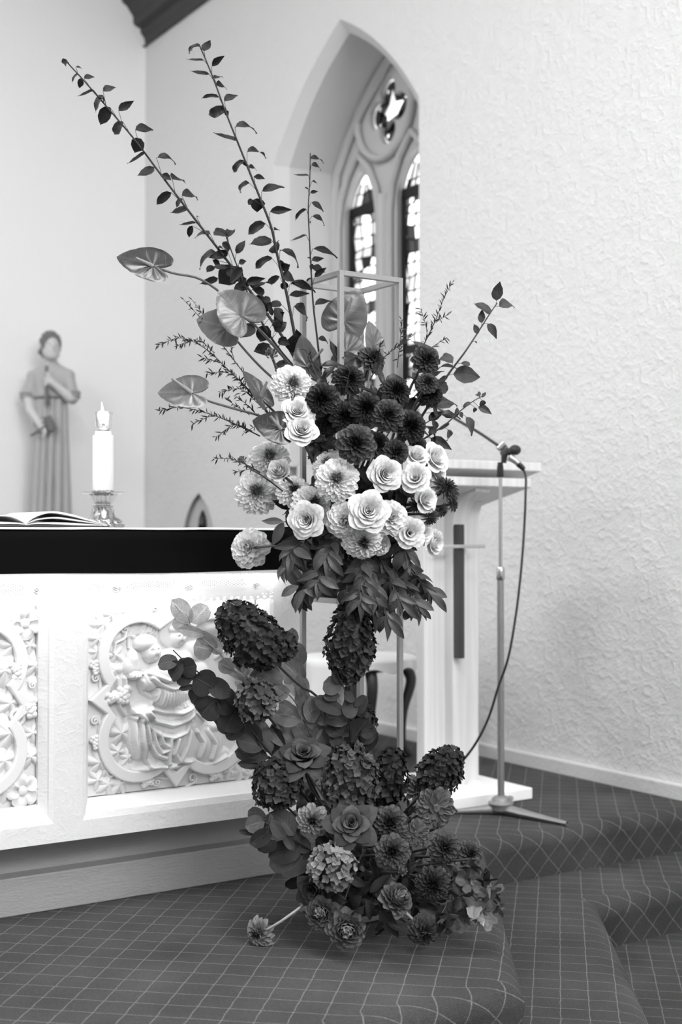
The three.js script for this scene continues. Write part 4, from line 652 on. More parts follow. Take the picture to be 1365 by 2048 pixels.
// ---------- branches ----------
const zoom = (s, ox = 0, oy = 0) => (L) => [ox + L[0] / s, oy + L[1] / s, ox + L[2] / s, oy + L[3] / s, L[4]];
function branch(name, label, category, P, r0, r1, leaves, { set = LG.plum, nom = 0.46, ratio = 0.5, lm = [LM(38), LM(46), LM(32)], sm = SM(34), deep = 0.35, petiole = true, noPetiole = 0, rough = 1, spread = 0, widen = 1.08, grow = 1.02 } = {}) {  // default leaf tones darkened to look backlit against the pale wall
  seed(Math.round(P[0][0] * 13 + P[0][1]));
  const w = P.map((p) => at(...p)), base = w[w.length - 1].clone(), g = thing(name, label, category, base), loc = w.map((p) => p.clone().sub(base));
  const curve = new THREE.CatmullRomCurve3(loc, false, 'centripetal'), C = curve.getPoints(60), pix = new THREE.CatmullRomCurve3(P.map((p) => V(p[0], p[1], p[2])), false, 'centripetal').getPoints(60);
  part('stem', tube(loc, r0, r1, Math.max(20, P.length * 8), 7), sm, g);
  for (const [bx, by, tx, ty, rt] of leaves) {
    let k = 0, best = 1e9; for (let i = 0; i < pix.length; i++) { const d = (pix[i].x - bx) ** 2 + (pix[i].y - by) ** 2; if (d < best) { best = d; k = i; } }
    const d = pix[k].z + rnd(-spread, spread), lpx = Math.hypot(tx - bx, ty - by), dz = rnd(-deep, deep) * lpx / FP * d, from = at(bx, by, d + rnd(-0.006, 0.006)).sub(base), to = at(bx + (tx - bx) * grow, by + (ty - by) * grow, d + dz).sub(base);
    const hint = view(rnd(-0.5, 0.5), (set === LG.round ? 0.2 : 0.45) + rnd(-0.35, 0.35), 0.8);
    addLeaf(g, set[Math.floor(rnd(set.length))], lm[Math.floor(rnd(lm.length))], from, to, hint, (rt ?? ratio) / nom * widen * rnd(0.92, 1.12));
    if (petiole) { const s = C[Math.min(60, k + 2)]; if (s.distanceTo(from) < 0.05) part('leaf_stalk', tube([s, s.clone().lerp(from, 0.5).add(V(0, 0.001, 0)), from], 0.0007, 0.0006, 4, 5), sm, g); }
  }
  return g;
}
const z1 = zoom(1.978), z2 = zoom(2.73, 220, 300), z4 = zoom(2.73, 580, 540), z5 = zoom(2.275, 300, 1180), z6 = zoom(2.353, 460, 1480);
branch('plum_branch', 'leftmost and longest dark leafy branch, arching up to the left above the heart-shaped flower', 'branch',
  [[130, 120, 3.2], [165, 158, 3.2], [215, 215, 3.22], [270, 280, 3.24], [330, 360, 3.26], [390, 438, 3.28], [450, 515, 3.3], [510, 595, 3.32], [560, 665, 3.33], [600, 735, 3.34]], 0.0016, 0.0042,
  [...[[262, 235, 237, 270, 0.75], [300, 265, 322, 262], [310, 292, 272, 316], [332, 310, 373, 292, 0.5], [318, 310, 320, 352], [370, 356, 318, 396], [408, 362, 456, 328], [385, 382, 420, 374, 0.6], [408, 378, 354, 428, 0.7], [436, 425, 384, 492, 0.65], [470, 440, 526, 402], [486, 482, 430, 532, 0.55], [535, 515, 616, 490, 0.42], [560, 550, 524, 598, 0.85], [575, 603, 518, 664, 0.4], [620, 625, 696, 593, 0.4], [610, 662, 552, 712, 0.55], [638, 690, 685, 716, 0.6], [682, 710, 722, 676, 0.85], [720, 775, 794, 738, 0.4], [678, 762, 605, 806, 0.42], [722, 786, 686, 812, 0.85], [742, 822, 686, 862, 0.85], [778, 858, 790, 850], [775, 880, 716, 906, 0.55], [760, 893, 742, 940, 0.5], [832, 925, 762, 912, 0.55]].map(z1),
    ...[[575, 555, 443, 612, 0.55], [590, 535, 648, 520, 0.7], [645, 558, 545, 615, 0.55], [560, 630, 540, 680, 0.8], [692, 650, 585, 724, 0.8], [700, 690, 752, 745, 0.6], [590, 700, 503, 756, 0.6], [640, 655, 690, 690, 0.7], [560, 600, 622, 640, 0.6], [620, 500, 660, 552, 0.6]].map(z2)]);
branch('plum_branch', 'tallest dark leafy branch in the middle, its tip nearest the top of the picture', 'branch',
  [[398, 88, 3.24], [412, 120, 3.24], [430, 165, 3.25], [452, 225, 3.26], [476, 285, 3.27], [500, 345, 3.28], [522, 400, 3.29], [543, 455, 3.3], [555, 510, 3.31], [572, 580, 3.32], [586, 650, 3.33], [602, 735, 3.34]], 0.0016, 0.0046,
  [...[[792, 180, 714, 182, 0.32], [790, 183, 738, 172, 0.3], [808, 203, 826, 164, 0.7], [838, 262, 895, 220, 0.45], [806, 238, 740, 250, 0.34], [828, 293, 754, 296, 0.32], [850, 312, 868, 282, 0.7], [856, 338, 898, 318, 0.6], [866, 384, 790, 368, 0.25], [888, 402, 942, 354, 0.45], [896, 432, 807, 446, 0.42], [890, 440, 908, 456, 0.9], [930, 504, 1016, 460, 0.36], [938, 555, 840, 548, 0.36], [978, 603, 1060, 560, 0.36], [965, 636, 897, 670, 0.4], [985, 658, 948, 648, 0.6], [985, 662, 1014, 648, 0.7], [1005, 697, 1054, 712, 0.5], [985, 722, 906, 748, 0.42], [1036, 758, 1120, 716, 0.38], [1018, 784, 1024, 840, 0.95], [1000, 790, 974, 808, 0.7], [1068, 838, 1154, 832, 0.4], [1050, 884, 960, 916, 0.42], [1085, 910, 1106, 892, 0.5], [1072, 945, 1002, 992, 0.8], [1096, 1000, 1066, 950, 0.8], [1108, 990, 1212, 998, 0.32]].map(z1),
    ...[[885, 590, 764, 612, 0.4], [945, 655, 915, 604, 0.9], [938, 690, 1020, 676, 0.6], [940, 655, 985, 612, 0.8], [985, 728, 1156, 742, 0.28], [925, 690, 843, 732, 0.4], [978, 795, 1088, 795, 0.45], [1004, 855, 1134, 874, 0.42], [938, 846, 868, 828, 0.6], [950, 690, 1010, 690, 0.8], [960, 720, 945, 770, 0.8]].map(z2)]);
branch('plum_branch', 'thin upright branch with small leaves, its top between the tallest branch and the window light', 'branch',
  [[621, 306, 3.26], [620, 360, 3.27], [617, 420, 3.28], [619, 470, 3.29], [622, 530, 3.3], [627, 610, 3.32], [634, 670, 3.33], [642, 740, 3.34]], 0.0012, 0.0028,
  [[1093, 50, 1172, 12, 0.4], [1100, 84, 1160, 66, 0.65], [1085, 138, 1006, 154, 0.3], [1104, 172, 1142, 172, 0.5], [1084, 212, 1060, 208, 0.6], [1094, 234, 1138, 228, 0.55], [1100, 285, 1178, 316, 0.42], [1072, 322, 984, 372, 0.28], [1104, 362, 1196, 366, 0.3], [1090, 392, 1108, 396, 0.7], [1072, 464, 998, 514, 0.45], [1108, 540, 1260, 550, 0.24], [1100, 590, 1078, 596, 0.7], [1102, 604, 1166, 596, 0.65], [1104, 645, 1192, 650, 0.55], [1090, 632, 1130, 640, 0.6], [1118, 695, 1185, 640, 0.4], [1120, 848, 1214, 790, 0.45], [1138, 1030, 1196, 1020, 0.5], [1100, 700, 1060, 712, 0.3]].map(z2), {});
branch('plum_branch', 'short dark leafy branch growing close along the right of the leftmost branch', 'branch',
  [[452, 472, 3.22], [470, 520, 3.23], [486, 562, 3.24], [506, 610, 3.26], [530, 655, 3.28], [560, 700, 3.31], [592, 738, 3.34]], 0.0014, 0.0036,
  [[640, 468, 534, 408, 0.4], [645, 478, 680, 374, 0.32], [632, 470, 618, 420, 0.7], [690, 566, 738, 486, 0.4], [704, 618, 748, 604, 0.8], [655, 520, 600, 548, 0.8], [780, 758, 832, 656, 0.6], [760, 738, 640, 766, 0.6], [832, 800, 788, 716, 0.6], [840, 800, 778, 846, 0.6], [720, 640, 680, 740, 0.6], [745, 700, 700, 740, 0.7], [740, 730, 850, 700, 0.45], [856, 840, 860, 780, 0.6], [900, 935, 958, 876, 0.7], [890, 900, 842, 852, 0.8], [940, 960, 870, 896, 0.7], [862, 960, 808, 1060, 0.7], [780, 950, 722, 1046, 0.65], [900, 990, 960, 930, 0.7], [1000, 1010, 1040, 1134, 0.9], [960, 1020, 920, 1090, 0.7], [870, 1060, 806, 1130, 0.75], [1040, 1060, 1000, 980, 0.6], [930, 1040, 990, 1060, 0.7], [880, 880, 810, 800, 0.6], [975, 1160, 860, 1200, 0.5], [900, 860, 945, 940, 0.8], [730, 690, 610, 660, 0.75], [640, 640, 560, 660, 0.7]].map(z2), { lm: [LM(36), LM(44), LM(52)] });  // leaf tones darkened as if seen against the light
branch('plum_branch', 'broad-leaved branch leaning to the upper right against the rough plaster wall', 'branch',
  [[995, 606, 3.28], [980, 628, 3.28], [957, 664, 3.28], [932, 702, 3.28], [895, 752, 3.3], [844, 833, 3.33]], 0.0014, 0.0036,
  [[1130, 168, 1134, 60, 0.58], [1144, 200, 1228, 146, 0.55], [1095, 242, 1026, 152, 0.55], [1050, 290, 1044, 222, 0.6], [1080, 292, 1142, 362, 0.5], [1032, 345, 994, 302, 0.7], [1012, 388, 1024, 402, 0.6], [985, 520, 935, 494, 0.6], [892, 568, 1054, 570, 0.55], [890, 505, 800, 426, 0.55], [862, 580, 818, 624, 0.6], [800, 748, 892, 658, 0.65], [832, 780, 912, 806, 0.7], [790, 660, 878, 600, 0.7], [750, 420, 660, 410, 0.5]].map(z4), { set: LG.plum, lm: [LM(84), LM(92), LM(76)], sm: SM(64) });
branch('plum_branch', 'small twig with crinkled leaves just above the microphone boom', 'branch',
  [[972, 789, 3.26], [946, 803, 3.26], [914, 828, 3.27], [895, 846, 3.28], [848, 878, 3.31]], 0.001, 0.0026,
  [[1040, 690, 1004, 648, 0.5], [1055, 696, 1066, 658, 0.6], [1050, 710, 1062, 756, 0.6], [990, 725, 938, 742, 0.5], [1030, 745, 1114, 792, 0.4], [1010, 750, 1016, 782, 0.6], [930, 776, 945, 806, 0.8], [962, 800, 1026, 894, 0.55], [872, 838, 818, 892, 0.5], [862, 870, 902, 948, 0.42], [800, 890, 738, 848, 0.5], [770, 918, 884, 978, 0.45], [905, 800, 925, 750, 0.5]].map(z4), { lm: [LM(96), LM(112), LM(80)], sm: SM(76) });
// fine-leaved sprays
function spray(label, P, twigs, n = 46, len = 0.017) {
  seed(Math.round(P[0][0] * 3 + P[0][1]));
  const w = P.map((p) => at(...p)), base = w[w.length - 1].clone(), g = thing('fine_leaf_spray', label, 'leaves', base), dk = SM(46), lm = [LM(50), LM(62), LM(44)];
  const lines = [w.map((p) => p.sub(base)), ...twigs.map((t) => t.map((p) => at(...p).sub(base)))];
  lines.forEach((L, k) => {
    part(k ? 'twig' : 'stem', tube(L, 0.0006, k ? 0.001 : 0.0018, L.length * 8, 5), dk, g);
    const c = new THREE.CatmullRomCurve3(L, false, 'centripetal'), m = Math.round(n * c.getLength() / 0.25);
    for (let i = 0; i < m; i++) { const t = i / m * 0.86, p = c.getPointAt(t), d = c.getTangentAt(t).negate(), s = view(rnd(-1, 1), rnd(-1, 1), rnd(-0.6, 0.6)).normalize(), dir = d.clone().multiplyScalar(0.75).addScaledVector(s, 0.8).normalize(), l = len * rnd(0.55, 1.15); addLeaf(g, LG.needle[i % 2], lm[i % 3], p, p.clone().addScaledVector(dir, l), view(0.2, 0.4, 1), rnd(0.9, 1.3)); }
  });
}
spray('fine-leaved spray rising steeply to the left, below the short dark branch', [[368, 600, 3.2], [405, 640, 3.2], [445, 690, 3.22], [490, 750, 3.24], [532, 818, 3.27], [575, 880, 3.3]], [[[385, 600, 3.2], [415, 640, 3.2]], [[468, 640, 3.2], [462, 690, 3.22], [470, 725, 3.22]]], 30);
spray('long fine-leaved spray reaching furthest left with feathery twigs above the lower-left heart flower', [[316, 690, 3.16], [362, 676, 3.17], [412, 698, 3.19], [455, 738, 3.21], [500, 782, 3.24], [560, 860, 3.28]], [[[352, 692, 3.17], [395, 680, 3.18], [430, 706, 3.19]], [[405, 715, 3.18], [440, 725, 3.2]], [[415, 745, 3.19], [462, 748, 3.21], [505, 790, 3.24]], [[440, 785, 3.2], [480, 778, 3.22], [520, 810, 3.25]]], 62);
spray('fine-leaved spray spreading flat to the left under the lower-left heart flower', [[318, 822, 3.14], [360, 815, 3.15], [420, 828, 3.17], [475, 850, 3.2], [520, 872, 3.24]], [[[385, 848, 3.16], [425, 830, 3.17]], [[432, 874, 3.17], [470, 850, 3.19], [505, 862, 3.22]], [[488, 866, 3.2], [515, 850, 3.22]], [[470, 790, 3.2], [500, 815, 3.22], [530, 850, 3.25]], [[455, 800, 3.2], [500, 830, 3.23]]], 56);
spray('short fine-leaved spray at the left above the large white dahlia on its own', [[430, 917, 3.14], [462, 918, 3.15], [490, 928, 3.16], [520, 945, 3.2]], [[[472, 944, 3.15], [500, 938, 3.17]]], 60);
spray('tall fine-leaved spray at the right, in front of the window edge', [[905, 565, 3.3], [888, 598, 3.3], [872, 640, 3.3], [852, 682, 3.31], [828, 740, 3.33]], [[[842, 618, 3.3], [852, 650, 3.3], [856, 676, 3.3]], [[898, 628, 3.3], [872, 645, 3.3]], [[893, 676, 3.3], [868, 692, 3.3], [850, 704, 3.31]]], 48);
spray('fine-leaved spray before the right leg of the metal frame, leaning right', [[825, 672, 3.2], [800, 690, 3.2], [770, 714, 3.2], [740, 760, 3.22]], [[[804, 640, 3.22], [800, 690, 3.2], [795, 735, 3.22]], [[762, 690, 3.2], [745, 740, 3.22]]], 50);
spray('fine-leaved spray in the shade beside the topmost white dahlia', [[612, 700, 3.2], [640, 760, 3.18], [672, 800, 3.18], [690, 850, 3.2]], [[[590, 790, 3.14], [575, 830, 3.16]], [[700, 740, 3.13], [690, 790, 3.14]]], 40);
// ---------- anthuriums ----------
function anthurium(label, j, tip, wpx, depth, tilt, spad, path, tone = 120, o = {}) {
  const J = at(j[0], j[1], depth), T = at(tip[0], tip[1], depth + (o.td ?? 0)), L = J.distanceTo(T), g = thing('anthurium', label, 'flower', J), s = wpx / FP * depth / L;
  const tab = [[0, 1], [0.12, 0.93], [0.3, 0.82], [0.6, 0.68], [1.0, 0.6], [1.5, 0.56], [2.0, 0.58], [2.4, 0.6], [2.7, 0.52], [2.95, 0.3], [PI, 0.06]];
  const rad = (a) => { a = Math.abs(a); for (let i = 0; i < tab.length - 1; i++) if (a <= tab[i + 1][0] + 1e-9) { const t = (a - tab[i][0]) / (tab[i + 1][0] - tab[i][0]); return lerp(tab[i][1], tab[i + 1][1], t * t * (3 - 2 * t) * 0.4 + t * 0.6); } return 0.05; };
  let half = 0; for (let a = 0; a < PI; a += 0.05) half = Math.max(half, rad(a) * sin(a));
  const bl = seedN;
  const geo = surf(64, 12, (u, v, t) => { const a = (u - 0.5) * 2 * PI * 0.9999, r = rad(a) * Math.pow(v, 0.85), x = r * sin(a) * s / 2 / half, y = r * cos(a); const vein = 0.012 * cos(a * 9) * v * (1 - v) * 3 + 0.004 * cos(y * 26 - Math.abs(x) * 8) * v * (1 - 0.5 * v); t.set(x, y, (o.cup ?? 0.16) * (Math.abs(x) * 0.9 + 0.35 * r * r) - 0.18 * Math.max(0, y) ** 2 + vein + (v > 0.9 ? -0.02 * (v - 0.9) * 10 * cos(a * 2) : 0)); });
  const uv = geo.attributes.uv, ps = geo.attributes.position; for (let i = 0; i < uv.count; i++) uv.setXY(i, ps.getX(i) * 0.5 / (s / 2) * 0.5 + 0.5, ps.getY(i) * 0.65 + 0.35);
  const sp = part('spathe', geo, petM['anth' + tone] ??= mat(tone * 0.88, { map: veinSoft, roughness: 0.32, clearcoat: 0.4, clearcoatRoughness: 0.18, bumpMap: veins, bumpScale: 0.0007, transmission: 0.12 }), g);
  sp.quaternion.copy(basis(T.clone().sub(J), view(...tilt).normalize())); sp.scale.setScalar(L);
  const S = at(spad[0], spad[1], depth - 0.02).sub(J);
  part('spadix', tube([V(), S.clone().multiplyScalar(0.3), S.clone().multiplyScalar(0.6), S.clone().multiplyScalar(0.9), S], 0.0052, 0.0032, 16, 9), mat(o.spt ?? 196, { roughness: 0.6, bumpMap: carpet.bumpMap, bumpScale: 0.001 }), g);
  if (path) part('stem', tube([V(), ...path.map((p) => at(...p).sub(J))], 0.0028, 0.0034, 30, 7), SM(o.st ?? 84), g);
}
anthurium('dark heart-shaped anthurium with pale spike furthest up and left on a long stem', [306, 532], [232, 509], 72, 3.14, [-0.25, 0.35, 0.9], [272, 516], [[345, 546, 3.15], [395, 556, 3.18], [432, 578, 3.2], [500, 640, 3.26], [590, 740, 3.33]], 86);
anthurium('glossy grey anthurium facing out below the leftmost branch, its spike upright', [485, 632], [438, 578], 96, 3.15, [0.2, 0.2, 1], [484, 602], [[520, 660, 3.2], [560, 705, 3.26], [600, 760, 3.33]], 122);
anthurium('pale grey anthurium seen behind the glossy one, tucked to its lower left', [454, 656], [392, 637], 78, 3.19, [-0.1, 0.1, 1], [432, 624], [[490, 700, 3.22], [530, 742, 3.26], [600, 800, 3.33]], 142);
anthurium('grey veined anthurium on a straight stem furthest left above the spray', [384, 786], [314, 782], 72, 3.12, [-0.1, 0.35, 1], [344, 757], [[412, 800, 3.13], [460, 815, 3.16], [520, 832, 3.21], [600, 870, 3.32]], 136);
anthurium('dark anthurium with pale spike beside the two topmost white roses', [562, 858], [505, 838], 70, 3.13, [-0.3, 0.4, 0.9], [541, 832], [[590, 872, 3.2], [640, 890, 3.32]], 48);
anthurium('narrow side-on anthurium between the sprays, left of the topmost white dahlia', [522, 792], [490, 737], 46, 3.2, [0.6, 0.3, 0.7], [534, 764], [[535, 810, 3.22], [580, 850, 3.3]], 108);
anthurium('grey anthurium standing upright inside the top of the metal frame, the higher of the two', [688, 642], [722, 578], 90, 3.36, [0.1, 0.1, 1], [704, 596], [[680, 690, 3.37], [690, 760, 3.38]], 116, { spt: 176 });
anthurium('grey anthurium inside the metal frame directly below the upright one', [692, 704], [738, 722], 84, 3.3, [0.0, 0.3, 1], [718, 676], [[684, 740, 3.33], [690, 790, 3.36]], 122, { spt: 182 });
anthurium('striped anthurium low at the left frame leg with its pale spike pointing right', [616, 734], [602, 668], 56, 3.26, [-0.2, 0.3, 1], [646, 698], [[622, 770, 3.3], [650, 830, 3.35]], 92, { spt: 150 });
anthurium('pale anthurium behind the metal frame, in front of the window light', [748, 690], [742, 640], 50, 3.52, [0.6, 0, 0.8], [756, 660], [[742, 740, 3.5], [730, 800, 3.42]], 150);
// ---------- upper bouquet: white flowers ----------
const F = (k, n, x, y, r, fx, fy, off, label, o = {}) => flower(k, n, x, y, r, fx, fy, o.d ?? upD(x, y, off), CORE_U, label, 'flower', o);
F('whiteDahlia', 'white_dahlia', 586, 767, 40, 0.22, 0.12, 0.01, 'topmost white dahlia, just left of the metal frame');
F('whiteDahlia', 'white_dahlia', 540, 914, 41, 0.1, 0.4, 0.06, 'white dahlia behind the cream rosebud at the left of the bouquet');
F('whiteDahlia', 'white_dahlia', 514, 983, 44, 0.0, 0.16, 0.0, 'leftmost large white dahlia with a dark centre, in front of the back wall');
F('paleDahlia', 'white_dahlia', 588, 980, 34, 0.1, 0.35, 0.06, 'half-hidden pale dahlia to the right of the leftmost large white dahlia');
F('paleDahlia', 'white_dahlia', 627, 1008, 42, 0.35, 0.3, 0.05, 'pale dahlia with grey centre above the lower-left white rose');
F('whiteDahlia', 'white_dahlia', 656, 928, 36, -0.3, 0.35, 0.06, 'white dahlia peeping from behind the central white dahlia');
F('whiteDahlia', 'white_dahlia', 674, 958, 43, -0.02, 0.14, -0.02, 'central white dahlia facing straight out with a grey button centre');
F('whiteLoose', 'white_dahlia', 690, 1042, 37, 0.1, -0.15, 0.0, 'loose-petalled white dahlia left of the largest white rose');
F('whiteLoose', 'white_dahlia', 783, 1035, 36, 0.2, 0.15, 0.0, 'loose-petalled white dahlia right of the largest white rose');
F('paleDahlia', 'white_dahlia', 727, 1084, 40, 0.1, -0.3, 0.01, 'lowest pale dahlia under the largest white rose, above the drooping leaves');
F('whiteLoose', 'white_dahlia', 498, 1095, 40, -0.25, 0.18, -0.02, 'white dahlia on a long thin stem against the black altar cloth', { path: [at(550, 1092, 3.26), at(610, 1095, 3.3)] });
F('whiteLoose', 'white_dahlia', 767, 1090, 22, 0.6, -0.1, 0.05, 'small pale dahlia peeping out right of the lowest pale dahlia');
F('whiteRose', 'white_rose', 595, 821, 29, 0.1, 0.4, -0.02, 'upper of the two white roses directly under the topmost white dahlia');
F('whiteRose', 'white_rose', 604, 858, 30, 0.12, 0.4, -0.03, 'lower of the two white roses directly under the topmost white dahlia');
F('bud', 'white_rose', 560, 943, 25, -0.25, 0.35, -0.02, 'cream rosebud between the two left white dahlias');
F('whiteRose', 'white_rose', 612, 1040, 34, -0.3, 0.05, -0.03, 'lower-left white rose, just above the black cloth edge');
F('whiteRose', 'white_rose', 772, 948, 32, 0.3, 0.1, -0.02, 'white rose standing alone under the dark dahlias, right of the central white dahlia');
F('whiteRose', 'white_rose', 738, 1022, 38, 0.08, 0.2, -0.05, 'largest white rose, between the two loose-petalled white dahlias');
F('lisianthus', 'spray_rose', 833, 914, 22, 0.25, 0.55, 0.02, 'small white cup flower high at the right, next to the dark dahlia');
F('lisianthus', 'spray_rose', 869, 917, 27, 0.6, 0.3, 0.04, 'ruffled white cup flower furthest upper right, before the lectern top', { d: 3.22 });
F('lisianthus', 'spray_rose', 831, 957, 27, -0.15, 0.3, -0.02, 'large white cup flower right of the white rose standing alone');
F('lisianthus', 'spray_rose', 873, 946, 20, 0.7, 0.1, 0.05, 'small white cup flower under the ruffled one at the upper right', { d: 3.25 });
F('lisianthus', 'spray_rose', 850, 1000, 23, 0.55, 0.1, 0.0, 'white cup flower facing right beside the spiky grey flowers');
F('lisianthus', 'spray_rose', 820, 1066, 27, 0.1, 0.05, 0.0, 'broad white cup flower low at the right, above the drooping leaves');
F('lisianthus', 'spray_rose', 845, 1068, 20, 0.4, 0.15, 0.03, 'small white cup flower squeezed behind the broad low one');
F('lisianthus', 'spray_rose', 865, 1086, 24, 0.75, -0.15, 0.02, 'lowest white cup flower, furthest right before the cross');
F('aster', 'spiky_flower', 893, 976, 32, 0.35, 0.5, 0.02, 'large spiky grey flower head at the right edge of the bouquet', { d: 3.22 });
F('aster', 'spiky_flower', 907, 1008, 19, 0.8, 0.1, 0.02, 'small spiky grey flower furthest right', { d: 3.24 });
F('aster', 'spiky_flower', 885, 1022, 17, 0.5, -0.4, 0.02, 'small spiky grey flower hanging below the large spiky head', { d: 3.22 });
F('aster', 'spiky_flower', 862, 1035, 20, 0.2, -0.4, 0.02, 'dark spiky flower under the white cup flower that faces right', { d: 3.2 });
F('aster', 'spiky_flower', 835, 1010, 20, 0, 0.2, 0.03, 'spiky grey flower between the loose white dahlia and the white cup flower');
F('smallBud', 'dahlia_bud', 543, 708, 17, 0.1, 0.3, 0.02, 'half-open pale bud above the topmost white dahlia', { d: 3.18 });
F('smallBud', 'dahlia_bud', 484, 921, 13, -0.2, 0.5, 0.0, 'small dark bud on a bent stem left of the white dahlia', { d: 3.13, path: [at(497, 935, 3.13), at(530, 955, 3.17)], stem: 0.0018, stemTone: 60 });
// dark dahlias
[['darkDahlia', 644, 797, 34, -0.15, 0.05, 0.0, 'dark dahlia right of the two topmost white roses'],
 ['darkDahlia', 698, 757, 33, 0.05, 0.25, 0.02, 'highest dark dahlia at the front leg of the metal frame'],
 ['darkDahlia', 690, 832, 31, 0.1, 0.05, 0.03, 'dark dahlia with a black centre behind the front frame leg'],
 ['darkDahlia', 734, 815, 33, 0.05, 0.1, 0.0, 'dark dahlia in the middle of the upper dark cluster'],
 ['darkLoose', 777, 830, 34, 0.05, 0.1, -0.03, 'foremost dark dahlia, right of the middle of the dark cluster'],
 ['darkDahlia', 795, 780, 31, 0.3, 0.35, 0.04, 'dark dahlia half hidden at the top of the cluster before the right frame leg'],
 ['darkLoose', 855, 718, 30, 0.25, 0.1, 0.03, 'upper right dark dahlia with a large leaf behind it'],
 ['darkDahlia', 864, 786, 29, 0.4, 0.0, 0.05, 'dark dahlia at the right edge of the cluster, behind a smaller paler one'],
 ['darkLoose', 857, 764, 22, 0.2, 0.3, 0.0, 'small paler dark dahlia in front of the right-edge one'],
 ['darkDahlia', 823, 852, 33, 0.2, 0.05, -0.02, 'dark dahlia at the lower right of the dark cluster, above the white rose'],
 ['midDahlia', 712, 886, 40, -0.05, 0.15, -0.04, 'large grey dahlia lowest in the dark cluster, above the central white dahlia'],
 ['midDahlia', 757, 888, 28, 0.3, 0.2, 0.03, 'grey dahlia tucked behind the right side of the large grey one'],
 ['darkLoose', 795, 904, 28, 0.35, -0.1, 0.0, 'dark dahlia with pointed petals just above the lone white rose'],
 ['darkDahlia', 652, 848, 26, -0.3, -0.3, 0.05, 'dark dahlia in shade under the dark one beside the white roses'],
 ['midDahlia', 748, 716, 30, 0.5, 0.4, 0.1, 'grey petalled flower inside the metal frame, behind the fine spray'],
 ['darkDahlia', 838, 898, 24, 0.5, -0.3, 0.07, 'dark dahlia in shadow behind the small white cup flower']
].forEach(([k, x, y, r, fx, fy, off, l]) => F(k, 'dark_dahlia', x, y, r, fx, fy, off, l));
// ---------- drooping leaf sprays and filler foliage ----------
function cluster(name, label, tip, core, n, len, { set = LG.lance, tones = [92, 108, 80], spreadR = 1, dOff = 0, droop = 0.5, d, wide = 1 } = {}) {
  seed(Math.round(tip[0] * 17 + tip[1] * 3));
  const T = at(tip[0], tip[1], d ?? upD(tip[0], tip[1], dOff)), g = thing(name, label, 'leaves', T), c = core.clone().sub(T), m = c.clone().multiplyScalar(0.45).add(V(0, 0.02, 0));
  const L = [V(), c.clone().multiplyScalar(0.18).add(V(0, 0.012, 0)), m, c], cv = new THREE.CatmullRomCurve3(L, false, 'centripetal'), ms = tones.map((t) => LM(t, { roughness: 0.4, specularIntensity: 0.9 })), out = c.clone().normalize().negate();
  part('stem', tube(L, 0.0012, 0.0026, 20, 6), SM(70), g);
  for (let i = 0; i < n; i++) {
    const t = i / n * 0.42, p = cv.getPointAt(t), a = i * golden, side = view(cos(a), sin(a) * 0.9, 0.35 * sin(a * 1.7)), dir = out.clone().multiplyScalar(0.45).addScaledVector(side, 0.8 * spreadR).add(V(0, -droop, 0)).normalize(), l = len * rnd(0.7, 1.15);
    addLeaf(g, set[i % set.length], ms[i % ms.length], p, p.clone().addScaledVector(dir, l), out.clone().add(V(rnd(-0.3, 0.3), 0.7, rnd(-0.3, 0.3))).addScaledVector(CZ, 0.6), wide * rnd(0.9, 1.3));
  }
}
const NL = [['leftmost drooping leaf spray, under the lower-left white rose', 580, 1105], ['drooping leaves at the far left, beside the black altar cloth', 572, 1135], ['leaf spray hanging over the left end of the frame shelf', 598, 1180], ['drooping leaves left of the front frame leg', 636, 1150], ['leaf spray just below the loose-petalled white dahlia', 655, 1110], ['broad drooping leaves directly on the front frame leg', 694, 1168], ['leaf spray falling in front of the upright dark hydrangea', 722, 1190], ['pale drooping leaves below the lowest pale dahlia', 748, 1168], ['drooping leaves below and right of the lowest pale dahlia', 785, 1150], ['leaf spray hanging before the right frame leg', 803, 1190], ['dark drooping leaves under the broad white cup flower', 815, 1105], ['drooping leaves at the right edge, before the lectern', 852, 1155], ['lowest right leaf spray with a curled tip', 838, 1200], ['lowest drooping leaf spray beside the top of the upright hydrangea', 776, 1222], ['small drooping spray crossing the top right of the upright hydrangea', 752, 1205], ['leaf spray at the right, lower than the cross arm', 862, 1175], ['pale-tipped drooping spray between the two front frame legs', 730, 1150]];
NL.forEach(([l, x, y], i) => cluster('leaf_spray', l, [x, y > 1145 ? y + 14 : y], CORE_U, 20, 0.062, { dOff: 0.0 + 0.02 * (i % 3), wide: 1.15, droop: 0.55 + 0.4 * ((i * 7) % 3) / 2, tones: i % 3 === 0 ? [76, 96, 62, 118] : i % 3 === 1 ? [92, 112, 76, 134] : [62, 78, 52, 98] }));
branch('leafy_sprig', 'thin stem with two smooth pointed leaves above the black altar cloth', 'leaves', [[568, 1043, 3.14], [600, 1052, 3.2], [660, 1060, 3.3]], 0.0008, 0.0016, [[567, 1043, 523, 1042, 0.42], [568, 1044, 545, 1092, 0.42]], { set: [LG.lance[2]], nom: 0.28, lm: [LM(104)], petiole: false, deep: 0.1 });
branch('leafy_sprig', 'pale pointed leaves hanging at the left end of the frame shelf', 'leaves', [[606, 1176, 3.14], [640, 1150, 3.2], [690, 1110, 3.3]], 0.0008, 0.0016, [[598, 1172, 556, 1190, 0.4], [612, 1178, 576, 1222, 0.36], [622, 1180, 624, 1214, 0.3], [606, 1180, 640, 1190, 0.4]], { set: [LG.lance[0]], nom: 0.3, lm: [LM(126)], petiole: false, deep: 0.1 });
